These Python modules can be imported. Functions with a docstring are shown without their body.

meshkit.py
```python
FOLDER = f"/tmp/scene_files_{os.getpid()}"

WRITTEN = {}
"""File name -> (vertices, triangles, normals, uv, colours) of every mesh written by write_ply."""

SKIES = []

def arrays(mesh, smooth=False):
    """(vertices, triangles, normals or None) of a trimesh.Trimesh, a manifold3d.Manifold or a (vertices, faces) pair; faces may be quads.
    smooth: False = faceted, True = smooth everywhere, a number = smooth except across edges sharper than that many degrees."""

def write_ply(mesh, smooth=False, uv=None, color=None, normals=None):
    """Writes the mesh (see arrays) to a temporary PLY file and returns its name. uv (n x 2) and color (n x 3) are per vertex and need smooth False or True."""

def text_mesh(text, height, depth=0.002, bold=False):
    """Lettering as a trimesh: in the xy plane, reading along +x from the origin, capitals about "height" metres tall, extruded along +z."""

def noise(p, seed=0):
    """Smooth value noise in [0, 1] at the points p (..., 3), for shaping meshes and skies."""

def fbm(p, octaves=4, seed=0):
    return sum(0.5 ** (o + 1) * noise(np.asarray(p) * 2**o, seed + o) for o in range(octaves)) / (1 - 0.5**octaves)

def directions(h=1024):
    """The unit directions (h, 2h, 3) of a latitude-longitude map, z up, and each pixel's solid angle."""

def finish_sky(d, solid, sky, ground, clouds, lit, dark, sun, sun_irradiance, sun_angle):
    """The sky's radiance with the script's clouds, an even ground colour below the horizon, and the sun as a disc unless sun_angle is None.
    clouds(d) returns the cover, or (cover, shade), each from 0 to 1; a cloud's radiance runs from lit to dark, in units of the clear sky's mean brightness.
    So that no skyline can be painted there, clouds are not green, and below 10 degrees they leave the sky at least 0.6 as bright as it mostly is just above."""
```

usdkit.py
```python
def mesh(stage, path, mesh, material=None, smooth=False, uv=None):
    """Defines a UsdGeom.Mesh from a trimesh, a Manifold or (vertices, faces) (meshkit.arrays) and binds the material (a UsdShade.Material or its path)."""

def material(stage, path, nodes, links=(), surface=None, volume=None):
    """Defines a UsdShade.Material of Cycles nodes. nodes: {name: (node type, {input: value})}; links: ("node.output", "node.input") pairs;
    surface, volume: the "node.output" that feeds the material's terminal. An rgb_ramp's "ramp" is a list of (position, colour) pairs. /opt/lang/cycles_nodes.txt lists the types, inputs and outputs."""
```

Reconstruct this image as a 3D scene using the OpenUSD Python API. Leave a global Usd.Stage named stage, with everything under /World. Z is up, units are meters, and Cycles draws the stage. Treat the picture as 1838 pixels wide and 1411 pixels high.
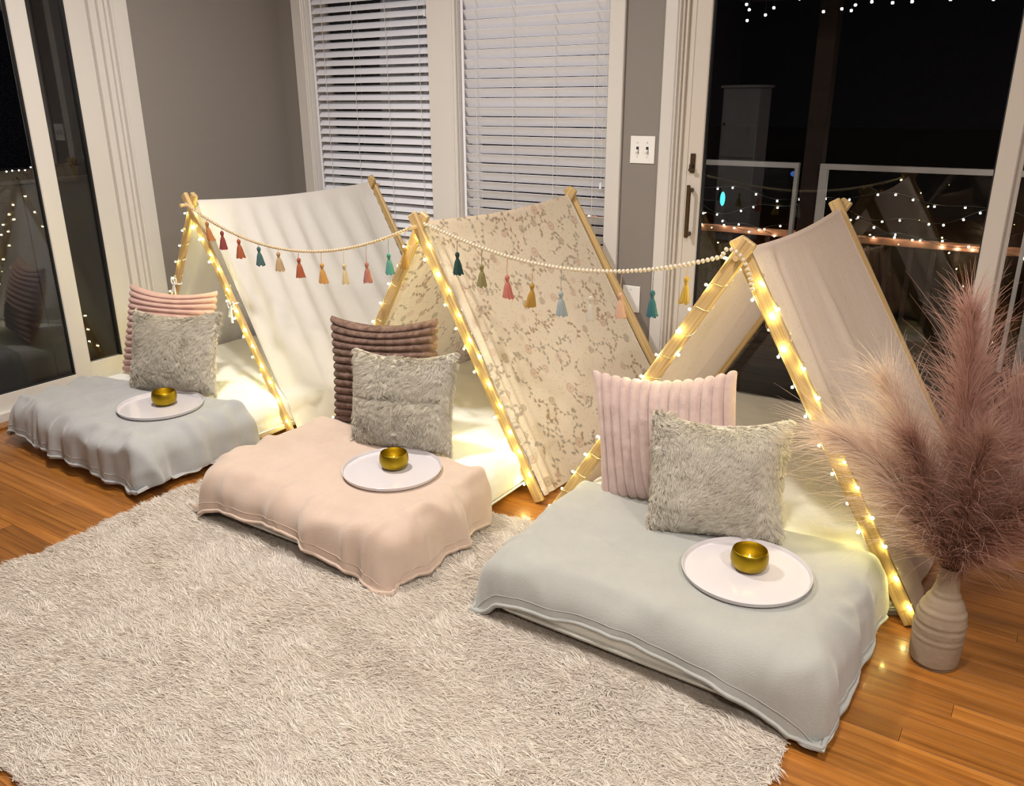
import math, random
import numpy as np, trimesh
import usdkit, meshkit
from pxr import Usd, UsdGeom, UsdLux, UsdShade, Gf, Sdf, Vt

random.seed(7)
RNG = np.random.default_rng(7)
PI = math.pi
stage = Usd.Stage.CreateInMemory()
UsdGeom.SetStageUpAxis(stage, UsdGeom.Tokens.z)
UsdGeom.SetStageMetersPerUnit(stage, 1.0)
UsdGeom.Xform.Define(stage, '/World')
UsdGeom.Scope.Define(stage, '/World/Looks')

# ---------------------------------------------------------------- camera, sky, large lights, exposure
CAM_H, FPX, PITCH, ROLL, YAW = 1.37, 1487.0, math.radians(19.55), math.radians(-0.278), math.radians(-33.41)
EXPOSURE = 0.0
cw = np.array([math.sin(YAW) * math.cos(PITCH), math.cos(YAW) * math.cos(PITCH), -math.sin(PITCH)])
cr = np.array([math.cos(YAW), -math.sin(YAW), 0.0])
cu = np.cross(cr, cw)
CR = math.cos(ROLL) * cr + math.sin(ROLL) * cu
CU = -math.sin(ROLL) * cr + math.cos(ROLL) * cu
cam = UsdGeom.Camera.Define(stage, '/World/camera')
cam.CreateHorizontalApertureAttr(36.0)
cam.CreateVerticalApertureAttr(36.0 * 1411 / 1838)
cam.CreateFocalLengthAttr(36.0 * FPX / 1838)
cam.CreateClippingRangeAttr(Gf.Vec2f(0.05, 500))
cam.CreateExposureAttr(EXPOSURE)
cam.AddTransformOp().Set(Gf.Matrix4d(*CR, 0, *CU, 0, *(-cw), 0, 0, 0, CAM_H, 1))

dome = UsdLux.DomeLight.Define(stage, '/World/night_sky')
dome.CreateIntensityAttr(0.0004)
dome.CreateColorAttr(Gf.Vec3f(0.5, 0.6, 1.0))


def can_light(name, x, y, power, radius=0.09, color=(1.0, 0.94, 0.885), z=2.485):
    l = UsdLux.DiskLight.Define(stage, '/World/' + name)
    l.CreateRadiusAttr(radius)
    l.CreateIntensityAttr(power / (PI * radius * radius))
    l.CreateColorAttr(Gf.Vec3f(*color))
    l.AddTranslateOp().Set(Gf.Vec3d(x, y, z))
    return l


CANS = [(-2.30, 1.70, 2.5), (-0.45, 0.95, 1.8), (1.15, 0.60, 2.2), (0.25, -0.65, 1.35)]
for i, (x, y, p) in enumerate(CANS):
    can_light('ceiling_lamp_light_%03d' % (i + 1), x, y, p * 6.6, 0.12)

# ---------------------------------------------------------------- helpers
used = {}


def free(name, parent='/World'):
    k = parent + '/' + name
    n = used.get(k, 0)
    used[k] = n + 1
    return k if n == 0 else '%s_%03d' % (k, n)


def ppath(parent):
    if parent is None:
        return '/World'
    return parent if isinstance(parent, str) else str(parent.GetPath())


def tag(p, label=None, cat=None, group=None, kind=None):
    for k, v in (('label', label), ('category', cat), ('group', group), ('kind', kind)):
        if v:
            p.SetCustomDataByKey(k, v)
    return p


def thing(name, label=None, cat=None, loc=(0, 0, 0), rotz=0, group=None, kind=None):
    x = UsdGeom.Xform.Define(stage, free(name))
    x.AddTranslateOp().Set(Gf.Vec3d(*map(float, loc)))
    if rotz:
        x.AddRotateZOp().Set(math.degrees(rotz))
    return tag(x.GetPrim(), label, cat, group, kind)


def obj(name, mesh, m, parent=None, smooth=False, matrix=None, **kw):
    g = usdkit.mesh(stage, free(name, ppath(parent)), mesh, M[m], smooth)
    if matrix is not None:
        g.AddTransformOp().Set(Gf.Matrix4d(*np.asarray(matrix, float).T.ravel().tolist()))
    return tag(g.GetPrim(), **kw)


def struct(name, mesh, m, parent=None, smooth=False, label=None):
    return obj(name, mesh, m, parent, smooth, kind='structure' if parent is None else None, label=label)


def cat_(ms):
    vs, fs, n = [], [], 0
    for m in ms:
        v, f, _ = meshkit.arrays(m)
        vs.append(v)
        fs.append(f + n)
        n += len(v)
    return np.vstack(vs), np.vstack(fs)


def _cbox_topo():
    s = np.array([(a, b, c) for a in (-1, 1) for b in (-1, 1) for c in (-1, 1)], float)
    pts, key = [], []
    for q in s:
        for ax in range(3):
            pts.append([q[i] * (1.0 if i == ax else 0.8) for i in range(3)])
            key.append((q, ax))
    h = trimesh.Trimesh(*_hull(np.array(pts)), process=False)
    return key, h.faces


def _hull(p):
    from scipy.spatial import ConvexHull
    h = ConvexHull(p)
    f = h.simplices.copy()
    c = p.mean(0)
    for i, t in enumerate(f):
        if np.dot(np.cross(p[t[1]] - p[t[0]], p[t[2]] - p[t[0]]), p[t[0]] - c) < 0:
            f[i] = t[::-1]
    return p, f


_KEY, _CF = _cbox_topo()
_KS = np.array([k[0] for k in _KEY])
_KA = np.array([k[1] for k in _KEY])


def cbox(x0, x1, y0, y1, z0, z1, r=0.002):
    lo, hi = np.array([x0, y0, z0], float), np.array([x1, y1, z1], float)
    lo, hi = np.minimum(lo, hi), np.maximum(lo, hi)
    c, h = (lo + hi) / 2, (hi - lo) / 2
    r = min(r, h.min() * 0.6)
    e = np.tile(h - r, (24, 1))
    e[np.arange(24), _KA] = h[_KA]
    return c + _KS * e, _CF.copy()


def tf(mesh, m):
    v, f, _ = meshkit.arrays(mesh)
    m = np.asarray(m, float)
    return v @ m[:3, :3].T + m[:3, 3], f


def rot_z(a):
    c, s = math.cos(a), math.sin(a)
    return np.array([[c, -s, 0, 0], [s, c, 0, 0], [0, 0, 1, 0], [0, 0, 0, 1.0]])


def shift(x, y, z):
    m = np.eye(4)
    m[:3, 3] = (x, y, z)
    return m


def frame(o, X, Y, Z):
    m = np.eye(4)
    m[:3, 0], m[:3, 1], m[:3, 2], m[:3, 3] = X, Y, Z, o
    return m


def unit(v):
    v = np.asarray(v, float)
    return v / np.linalg.norm(v)


def grid_faces(h, w, closed=False):
    i, j = np.meshgrid(np.arange(h - 1), np.arange(w if closed else w - 1), indexing='ij')
    a, b = i * w + j, i * w + (j + 1) % w
    q = np.stack([a, b, b + w, a + w], -1).reshape(-1, 4)
    return np.vstack([q[:, [0, 1, 2]], q[:, [0, 2, 3]]])


def sheet(P):
    h, w = P.shape[:2]
    return P.reshape(-1, 3), grid_faces(h, w)


def normals_of(P):
    n = np.cross(np.gradient(P, axis=1), np.gradient(P, axis=0))
    return n / np.maximum(np.linalg.norm(n, axis=-1, keepdims=True), 1e-12)


def solid_sheet(P, th):
    """a cloth with thickness: P is the outer side (normals from normals_of point out), the inner one lies th below"""
    h, w = P.shape[:2]
    N = normals_of(P)
    Q = P - N * th
    n = h * w
    f = grid_faces(h, w)
    f2 = f[:, ::-1]
    rim = np.concatenate([np.arange(w), np.arange(1, h) * w + w - 1, (h - 1) * w + np.arange(w - 2, -1, -1), np.arange(h - 2, 0, -1) * w])
    a, b = rim, np.roll(rim, -1)
    side = np.vstack([np.stack([a, a + n, b], 1), np.stack([b, a + n, b + n], 1)])
    return np.vstack([P.reshape(-1, 3), Q.reshape(-1, 3)]), np.vstack([f2, f + n, side])


def tube(p, r, sides=6, cap=True):
    p = np.asarray(p, float)
    t = np.gradient(p, axis=0)
    t /= np.linalg.norm(t, axis=1, keepdims=True) + 1e-12
    a = np.cross(t, [0.31, 0.22, 0.93])
    a /= np.linalg.norm(a, axis=1, keepdims=True) + 1e-12
    b = np.cross(t, a)
    ang = np.arange(sides) * 2 * PI / sides
    r = np.broadcast_to(r, (len(p),))
    v = p[:, None] + r[:, None, None] * (np.cos(ang)[None, :, None] * a[:, None] + np.sin(ang)[None, :, None] * b[:, None])
    f = grid_faces(len(p), sides, True)
    v = v.reshape(-1, 3)
    if cap:
        n = len(v)
        v = np.vstack([v, p[:1], p[-1:]])
        i = np.arange(sides)
        f = np.vstack([f, np.stack([np.full(sides, n), (i + 1) % sides, i], 1), np.stack([np.full(sides, n + 1), n - sides + i, n - sides + (i + 1) % sides], 1)])
    return v, f


def lathe(profile, n=48, wob=None):
    pr = np.asarray(profile, float)
    a = np.arange(n) * 2 * PI / n
    v = np.stack([pr[:, :1] * np.cos(a), pr[:, :1] * np.sin(a), np.repeat(pr[:, 1:2], n, 1)], -1)
    if wob is not None:
        v = wob(v)
    return v.reshape(-1, 3), grid_faces(len(pr), n, True)[:, ::-1] * 1


def ball(c, r, sub=1):
    m = trimesh.creation.icosphere(subdivisions=sub, radius=1.0)
    return np.array(m.vertices) * r + np.asarray(c), np.array(m.faces)


def smoothstep(x, a, b):
    t = np.clip((x - a) / (b - a), 0, 1)
    return t * t * (3 - 2 * t)


def n3(P, scale, seed=0, oct=3):
    return meshkit.fbm(np.asarray(P) * scale + 37.3, oct, seed) * 2 - 1


# ---------------------------------------------------------------- materials
M = {}


def mat(name, color, rough=0.5, metallic=0.0, bump=None, vary=None, sheen=0.0, coat=0.0, spec=None, scale=(1, 1, 1), extra=None, coords='position'):
    """principled surface; bump = (noise scale, distance[, detail]); vary = (noise scale, colour2) mottles the colour itself"""
    p = {'base_color': color, 'roughness': rough, 'metallic': metallic}
    if sheen:
        p.update(sheen_weight=sheen, sheen_roughness=0.5, sheen_tint=(1, 1, 1))
    if coat:
        p.update(coat_weight=coat, coat_roughness=0.08)
    if spec is not None:
        p['specular_ior_level'] = spec
    if extra:
        p.update(extra)
    n = {'p': ('principled_bsdf', p)}
    k = []
    if bump or vary:
        if coords == 'position':
            n['g'] = ('geometry', {})
            src = 'g.position'
        else:
            n['g'] = ('texture_coordinate', {})
            src = 'g.object'
        n['map'] = ('mapping', {'scale': scale})
        k.append((src, 'map.vector'))
    if bump:
        n['bn'] = ('noise_texture', {'scale': bump[0], 'detail': bump[2] if len(bump) > 2 else 3.0, 'roughness': 0.6})
        n['b'] = ('bump', {'strength': 1.0, 'distance': bump[1]})
        k += [('map.vector', 'bn.vector'), ('bn.fac', 'b.height'), ('b.normal', 'p.normal')]
    if vary:
        n['vn'] = ('noise_texture', {'scale': vary[0], 'detail': 4.0, 'roughness': 0.6})
        n['vr'] = ('rgb_ramp', {'ramp': [(0.3, color), (0.7, vary[1])]})
        k += [('map.vector', 'vn.vector'), ('vn.fac', 'vr.fac'), ('vr.color', 'p.base_color')]
    M[name] = usdkit.material(stage, '/World/Looks/' + name, n, k, surface='p.BSDF')


def emit(name, color, strength):
    M[name] = usdkit.material(stage, '/World/Looks/' + name, {'e': ('emission', {'color': color, 'strength': strength})}, [], surface='e.emission')


def glass_pane(name, tint=(1, 1, 1), ior=1.5, rough=0.0):
    M[name] = usdkit.material(stage, '/World/Looks/' + name, {
        't': ('transparent_bsdf', {'color': tint}), 'g': ('glossy_bsdf', {'color': (1, 1, 1), 'roughness': rough}),
        'f': ('fresnel', {'IOR': ior}), 'm': ('mix_closure', {})},
        [('f.fac', 'm.fac'), ('t.BSDF', 'm.closure1'), ('g.BSDF', 'm.closure2')], surface='m.closure')


def cloth(name, color, trans=0.35, bump=(600, 0.0006), scale=(1, 1, 1), vary=None, attr=None, tcolor=None):
    """thin cloth that lets part of the light through"""
    n = {'g': ('geometry', {}), 'map': ('mapping', {'scale': scale}), 'bn': ('noise_texture', {'scale': bump[0], 'detail': 3.0}),
         'b': ('bump', {'strength': 0.6, 'distance': bump[1]}), 'd': ('principled_bsdf', {'base_color': color, 'roughness': 0.85, 'specular_ior_level': 0.15}),
         't': ('translucent_bsdf', {'color': tcolor or color}), 'm': ('mix_closure', {'fac': trans})}
    k = [('g.position', 'map.vector'), ('map.vector', 'bn.vector'), ('bn.fac', 'b.height'), ('b.normal', 'd.normal'), ('d.BSDF', 'm.closure1'), ('t.BSDF', 'm.closure2')]
    if vary:
        n['vn'] = ('noise_texture', {'scale': vary[0], 'detail': 5.0, 'roughness': 0.7})
        n['vr'] = ('rgb_ramp', {'ramp': vary[1]})
        k += [('map.vector', 'vn.vector'), ('vn.fac', 'vr.fac'), ('vr.color', 'd.base_color'), ('vr.color', 't.color')]
    if attr:
        n['a'] = ('attribute', {'attribute': attr})
        k += [('a.color', 'd.base_color'), ('a.color', 't.color')]
    M[name] = usdkit.material(stage, '/World/Looks/' + name, n, k, surface='m.closure')


def wood(name, stops, rough=0.45, scale=(3, 60, 60), rnd=True, coat=0.0, bump=0.0004, coords='position', ring=None):
    n = {'g': ('geometry', {}), 'tc': ('texture_coordinate', {}), 'oi': ('object_info', {}), 'map': ('mapping', {'scale': scale}),
         'off': ('combine_xyz', {}), 'ra': ('math', {'math_type': 'add'}), 'rf': ('math', {'math_type': 'fraction'}), 'mul': ('math', {'math_type': 'multiply', 'value2': 57.0}),
         'add': ('vector_math', {'math_type': 'add'}),
         'n1': ('noise_texture', {'scale': 1.0, 'detail': 5.0, 'roughness': 0.62, 'distortion': 0.6}),
         'r': ('rgb_ramp', {'ramp': stops}), 'hsv': ('hsv', {}), 'v': ('map_range', {'from_min': 0.0, 'from_max': 1.0, 'to_min': 0.70, 'to_max': 1.22}),
         'b': ('bump', {'strength': 0.5, 'distance': bump}), 'p': ('principled_bsdf', {'roughness': rough, 'coat_weight': coat, 'coat_roughness': 0.12})}
    k = [('g.position' if coords == 'position' else 'tc.object', 'map.vector'), ('oi.random', 'ra.value1'), ('g.random_per_island', 'ra.value2'), ('ra.value', 'rf.value1'),
         ('rf.value', 'mul.value1'), ('mul.value', 'off.x'), ('mul.value', 'off.y'), ('map.vector', 'add.vector1'), ('off.vector', 'add.vector2'), ('add.vector', 'n1.vector'),
         ('n1.fac', 'r.fac'), ('r.color', 'hsv.color'), ('rf.value', 'v.value'), ('n1.fac', 'b.height'), ('b.normal', 'p.normal')]
    if rnd:
        k += [('v.result', 'hsv.value'), ('hsv.color', 'p.base_color')]
    else:
        k += [('r.color', 'p.base_color')]
    M[name] = usdkit.material(stage, '/World/Looks/' + name, n, k, surface='p.BSDF')


mat('wall_paint', (0.235, 0.210, 0.192), 0.7, bump=(180, 0.0006))
mat('ceiling_paint', (0.62, 0.6, 0.57), 0.8)
mat('far_paint', (0.10, 0.095, 0.09), 0.9)
mat('white_trim', (0.66, 0.63, 0.60), 0.32, bump=(40, 0.0003))
mat('door_paint', (0.62, 0.565, 0.50), 0.38, bump=(40, 0.0003))
mat('blind_white', (0.86, 0.865, 0.93), 0.38)
mat('cord_white', (0.72, 0.7, 0.68), 0.7)
mat('plate_white', (0.85, 0.84, 0.82), 0.3)
mat('bronze', (0.10, 0.065, 0.035), 0.42, 0.8, bump=(90, 0.0006))
mat('black_gasket', (0.012, 0.012, 0.013), 0.5)
mat('screw_metal', (0.6, 0.58, 0.55), 0.35, 0.9)
mat('slot_dark', (0.02, 0.02, 0.02), 0.6)
wood('oak_floor', [(0.25, (0.160, 0.053, 0.008)), (0.5, (0.305, 0.112, 0.018)), (0.75, (0.43, 0.178, 0.034))], 0.36, (2.2, 55, 10), coat=0.22, bump=0.0003)
wood('pine', [(0.30, (0.29, 0.175, 0.065)), (0.45, (0.50, 0.34, 0.145)), (0.70, (0.66, 0.48, 0.25))], 0.5, (230, 230, 2.0), rnd=False, coords='object', bump=0.0006)
wood('pine_dowel', [(0.3, (0.55, 0.38, 0.19)), (0.7, (0.70, 0.52, 0.30))], 0.5, (60, 60, 60), rnd=False)
wood('deck_wood', [(0.3, (0.020, 0.008, 0.004)), (0.7, (0.05, 0.021, 0.010))], 0.7, (3, 40, 10))
wood('cedar', [(0.3, (0.36, 0.13, 0.055)), (0.7, (0.52, 0.22, 0.10))], 0.6, (4, 40, 40), rnd=False)
mat('subfloor', (0.05, 0.025, 0.012), 0.8)
mat('rail_white', (0.88, 0.84, 0.80), 0.45)
mat('fence_grey', (0.10, 0.105, 0.11), 0.7)
mat('night_ground', (0.006, 0.007, 0.007), 0.9)
mat('dark_shed', (0.012, 0.012, 0.012), 0.9)
cloth('white_sheer', (0.86, 0.84, 0.82), 0.42)
cloth('linen_pink', (0.86, 0.75, 0.68), 0.30, bump=(420, 0.0009), vary=(95, [(0.0, (0.42, 0.28, 0.20)), (0.30, (0.56, 0.41, 0.33)), (0.36, (0.88, 0.76, 0.66)), (1.0, (0.94, 0.84, 0.75))]))
cloth('floral_print', (0.8, 0.7, 0.55), 0.30, attr='print_color')
mat('sheet_white', (0.80, 0.80, 0.74), 0.75, bump=(28, 0.004, 4.0), sheen=0.1)
mat('plush_grey', (0.36, 0.365, 0.365), 0.8, bump=(300, 0.0013, 6.0), sheen=0.5, vary=(9, (0.40, 0.405, 0.405)))
mat('plush_sage', (0.365, 0.365, 0.335), 0.85, bump=(320, 0.0015, 6.0), sheen=0.45, vary=(7, (0.40, 0.40, 0.37)))
mat('plush_peach', (0.56, 0.42, 0.33), 0.8, bump=(300, 0.0012, 6.0), sheen=0.4, vary=(8, (0.60, 0.46, 0.37)))
mat('fur_grey', (0.48, 0.45, 0.39), 0.95, vary=(30, (0.56, 0.525, 0.455)), spec=0.1)
mat('fur_grey_tip', (0.62, 0.57, 0.48), 0.95, vary=(26, (0.76, 0.705, 0.60)), spec=0.1)
mat('rib_pink', (0.60, 0.36, 0.31), 0.85, bump=(420, 0.003, 3.0), sheen=0.25, vary=(25, (0.67, 0.43, 0.37)))
mat('rib_brown', (0.075, 0.037, 0.026), 0.9, bump=(300, 0.003, 5.0), sheen=0.06, vary=(45, (0.24, 0.145, 0.11)))
mat('rib_blush', (0.58, 0.42, 0.38), 0.85, bump=(420, 0.0025, 3.0), sheen=0.25, vary=(25, (0.65, 0.50, 0.455)))
mat('rug_pile', (0.80, 0.715, 0.625), 0.9, vary=(14, (0.87, 0.80, 0.715)), spec=0.15)
mat('rug_back', (0.55, 0.48, 0.40), 0.9)
mat('porcelain', (0.66, 0.62, 0.635), 0.12, coat=0.5)
mat('gold', (0.37, 0.26, 0.018), 0.40, 1.0, bump=(500, 0.0001))
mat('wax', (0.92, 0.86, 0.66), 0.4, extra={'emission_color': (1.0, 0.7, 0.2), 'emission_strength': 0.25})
mat('tin', (0.75, 0.73, 0.7), 0.25, 1.0)
emit('flame', (1.0, 0.74, 0.20), 14.0)
emit('fairy_bulb', (1.0, 0.88, 0.28), 205.0)
emit('patio_bulb', (1.0, 0.90, 0.74), 60.0)
emit('patio_bulb_high', (1.0, 0.92, 0.80), 9.0)
emit('city_glow', (1.0, 0.95, 0.85), 14.0)
emit('cyan_glow', (0.10, 0.75, 0.9), 1.6)
emit('blue_glow', (0.08, 0.22, 0.75), 0.5)
mat('copper_wire', (0.75, 0.62, 0.35), 0.3, 1.0)
mat('clear_plastic', (0.55, 0.55, 0.52), 0.2, extra={'transmission_weight': 0.55})
mat('bead_wood', (0.53, 0.40, 0.25), 0.55, bump=(300, 0.0004), vary=(60, (0.62, 0.49, 0.33)))
mat('bead_shell', (0.66, 0.57, 0.43), 0.45)
mat('twine', (0.50, 0.36, 0.18), 0.9)
mat('ribbon_white', (0.85, 0.84, 0.82), 0.6)
mat('vase_clay', (0.29, 0.22, 0.15), 0.85, bump=(70, 0.0012, 4.0), vary=(18, (0.34, 0.262, 0.182)), spec=0.2)
mat('vase_foot', (0.22, 0.14, 0.08), 0.8)
mat('cabinet_white', (0.55, 0.56, 0.58), 0.5)
mat('lamp_trim', (0.8, 0.8, 0.8), 0.4)
emit('lamp_lens', (1.0, 0.87, 0.72), 1.0)
glass_pane('door_glass')
glass_pane('rail_glass', (0.92, 0.95, 0.95), 1.25)
TASSEL = {'rust': (0.46, 0.11, 0.035), 'burnt_orange': (0.55, 0.20, 0.05), 'wine': (0.33, 0.055, 0.045), 'slate_teal': (0.07, 0.15, 0.15), 'tan': (0.60, 0.40, 0.21),
          'amber': (0.66, 0.33, 0.085), 'cream': (0.74, 0.60, 0.36), 'dusty_rose': (0.50, 0.19, 0.15), 'sea_green': (0.10, 0.36, 0.30), 'forest': (0.010, 0.060, 0.050),
          'olive': (0.33, 0.28, 0.11), 'coral': (0.66, 0.20, 0.15), 'mustard': (0.56, 0.31, 0.045), 'pale_blue': (0.40, 0.46, 0.46), 'ivory': (0.76, 0.69, 0.57),
          'peach': (0.78, 0.47, 0.31), 'deep_teal': (0.035, 0.16, 0.18), 'yellow': (0.66, 0.42, 0.06), 'gold_brown': (0.50, 0.27, 0.06)}
for k_, c_ in TASSEL.items():
    mat('thread_' + k_, tuple(0.68 * q for q in c_), 0.85, bump=(500, 0.0015), scale=(1, 1, 0.1), sheen=0.05)


def hair_mat(name, base, tip):
    M[name] = usdkit.material(stage, '/World/Looks/' + name, {'h': ('hair_info', {}), 'r': ('rgb_ramp', {'ramp': [(0.0, base), (1.0, tip)]}),
                              'd': ('principled_bsdf', {'roughness': 0.75, 'specular_ior_level': 0.2}), 't': ('translucent_bsdf', {}), 'm': ('mix_closure', {'fac': 0.3})},
                              [('h.intercept', 'r.fac'), ('r.color', 'd.base_color'), ('r.color', 't.color'), ('d.BSDF', 'm.closure1'), ('t.BSDF', 'm.closure2')], surface='m.closure')


hair_mat('plume_rose', (0.55, 0.34, 0.275), (0.90, 0.71, 0.62))
hair_mat('plume_mauve', (0.42, 0.25, 0.19), (0.78, 0.56, 0.47))
hair_mat('plume_cream', (0.82, 0.67, 0.55), (0.98, 0.92, 0.82))
mat('stalk', (0.36, 0.20, 0.12), 0.7)

# ---------------------------------------------------------------- the room
XL, YB, ZC, YF, XR = -3.83, 3.47, 2.5, -4.2, 2.3


def wall_with_holes(a0, a1, z1, holes, axis, p0, p1):
    """boxes of a wall from a0 to a1 along its length, with holes (h0, h1, z0, z1); axis 'x' or 'y'; p0..p1 the thickness"""
    out = []
    cuts = sorted(holes)
    x = a0
    bx = (lambda u0, u1, z0, z1: cbox(u0, u1, p0, p1, z0, z1, 0.0005)) if axis == 'x' else (lambda u0, u1, z0, z1: cbox(p0, p1, u0, u1, z0, z1, 0.0005))
    for h0, h1, hz0, hz1 in cuts:
        if h0 > x:
            out.append(bx(x, h0, 0, z1))
        if hz0 > 0:
            out.append(bx(h0, h1, 0, hz0))
        if hz1 < z1:
            out.append(bx(h0, h1, hz1, z1))
        x = h1
    if x < a1:
        out.append(bx(x, a1, 0, z1))
    return cat_(out)


W1 = (-3.622, -2.757)
W2 = (-2.607, -1.757)
D2 = (-1.47, 1.62)
D1 = (-0.6, 2.485)
WZ = (0.52, 2.16)
struct('wall_back', wall_with_holes(XL - 0.14, XR, ZC, [(*W1, *WZ), (*W2, *WZ), (*D2, 0, 2.13)], 'x', YB, YB + 0.14), 'wall_paint')
struct('wall_left', wall_with_holes(YF, YB, ZC, [(*D1, 0, 2.13)], 'y', XL - 0.14, XL), 'wall_paint')
struct('wall_right', cbox(XR, XR + 0.12, YF, YB + 0.14, 0, ZC), 'wall_paint')
struct('wall_front', cbox(XL - 0.14, XR + 0.12, YF - 0.12, YF, 0, ZC), 'far_paint')
struct('ceiling', cbox(XL - 0.14, XR + 0.12, YF - 0.12, YB + 0.14, ZC, ZC + 0.1), 'ceiling_paint')

# floor: strip planks laid parallel to the back wall
fl = UsdGeom.Xform.Define(stage, free('floor')).GetPrim()
tag(fl, kind='structure')
obj('subfloor', cbox(XL, XR, YF, YB + 0.10, -0.06, -0.012), 'subfloor', fl)
PW = 0.0508


def seen(p):
    q = p - np.array([0, 0, CAM_H])
    d = q @ cw
    x, y = 919 + FPX * (q @ CR) / d, 705.5 - FPX * (q @ CU) / d
    return (d > 0.2) & (x > -20) & (x < 1858) & (y > 0) & (y < 1431)


rp = random.Random(11)
planks = []
k0, k1 = int(0.1 / PW), int((YB + 0.05) / PW)
for k in range(k0, k1 + 1):
    x = XL + 0.004 - rp.uniform(0, 0.8)
    while x < XR:
        L = rp.choice((0.55, 0.75, 0.95, 1.15, 1.4)) * rp.uniform(0.85, 1.15)
        a, b = max(x, XL + 0.004), min(x + L, XR)
        if b - a > 0.02:
            planks.append((a, b, k * PW, (k + 1) * PW))
        x += L


def open_floor(p):
    x, y = p[:, 0], p[:, 1]
    rug = (x > -2.50) & (x < -0.34) & (y > 0.60) & (y < 2.1)
    beds = (y > 1.62) & (x > -3.55) & (x < -0.25)
    return seen(p) & ~rug & ~beds


scored = []
for i, (a, b, c, d) in enumerate(planks):
    t = np.stack(np.meshgrid(np.linspace(a, b, 14), np.linspace(c, d, 3), indexing='ij'), -1).reshape(-1, 2)
    t = np.column_stack([t, np.zeros(len(t))])
    s = open_floor(t).mean() * (b - a) / (c + 1.5)
    scored.append((s, i))
keep = {i for s, i in sorted(scored, reverse=True)[:290] if s > 0}
rest = []
for i, (a, b, c, d) in enumerate(planks):
    g = 0.0004
    dz = rp.uniform(-0.00012, 0.00012)
    m = cbox(a + g, b - g, c + g, d - g, -0.012, dz, 0.00035)
    if i in keep:
        obj('plank', m, 'oak_floor', fl)
    else:
        rest.append(m)
rest.append(cbox(XL, XR, YF, k0 * PW - 0.001, -0.012, 0.0))
obj('plank_field', cat_(rest), 'oak_floor', fl, kind='stuff')

# window casings and sash windows
TZ = 2.24


def casing_v(name, x0, x1, z0, z1, y=YB, bead=None):
    ms = [cbox(x0, x1, y - 0.018, y, z0, z1, 0.003)]
    if bead:
        for b in bead:
            ms.append(cbox(b - 0.006, b + 0.006, y - 0.024, y, z0, z1, 0.003))
    return struct(name, cat_(ms), 'white_trim')


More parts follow.
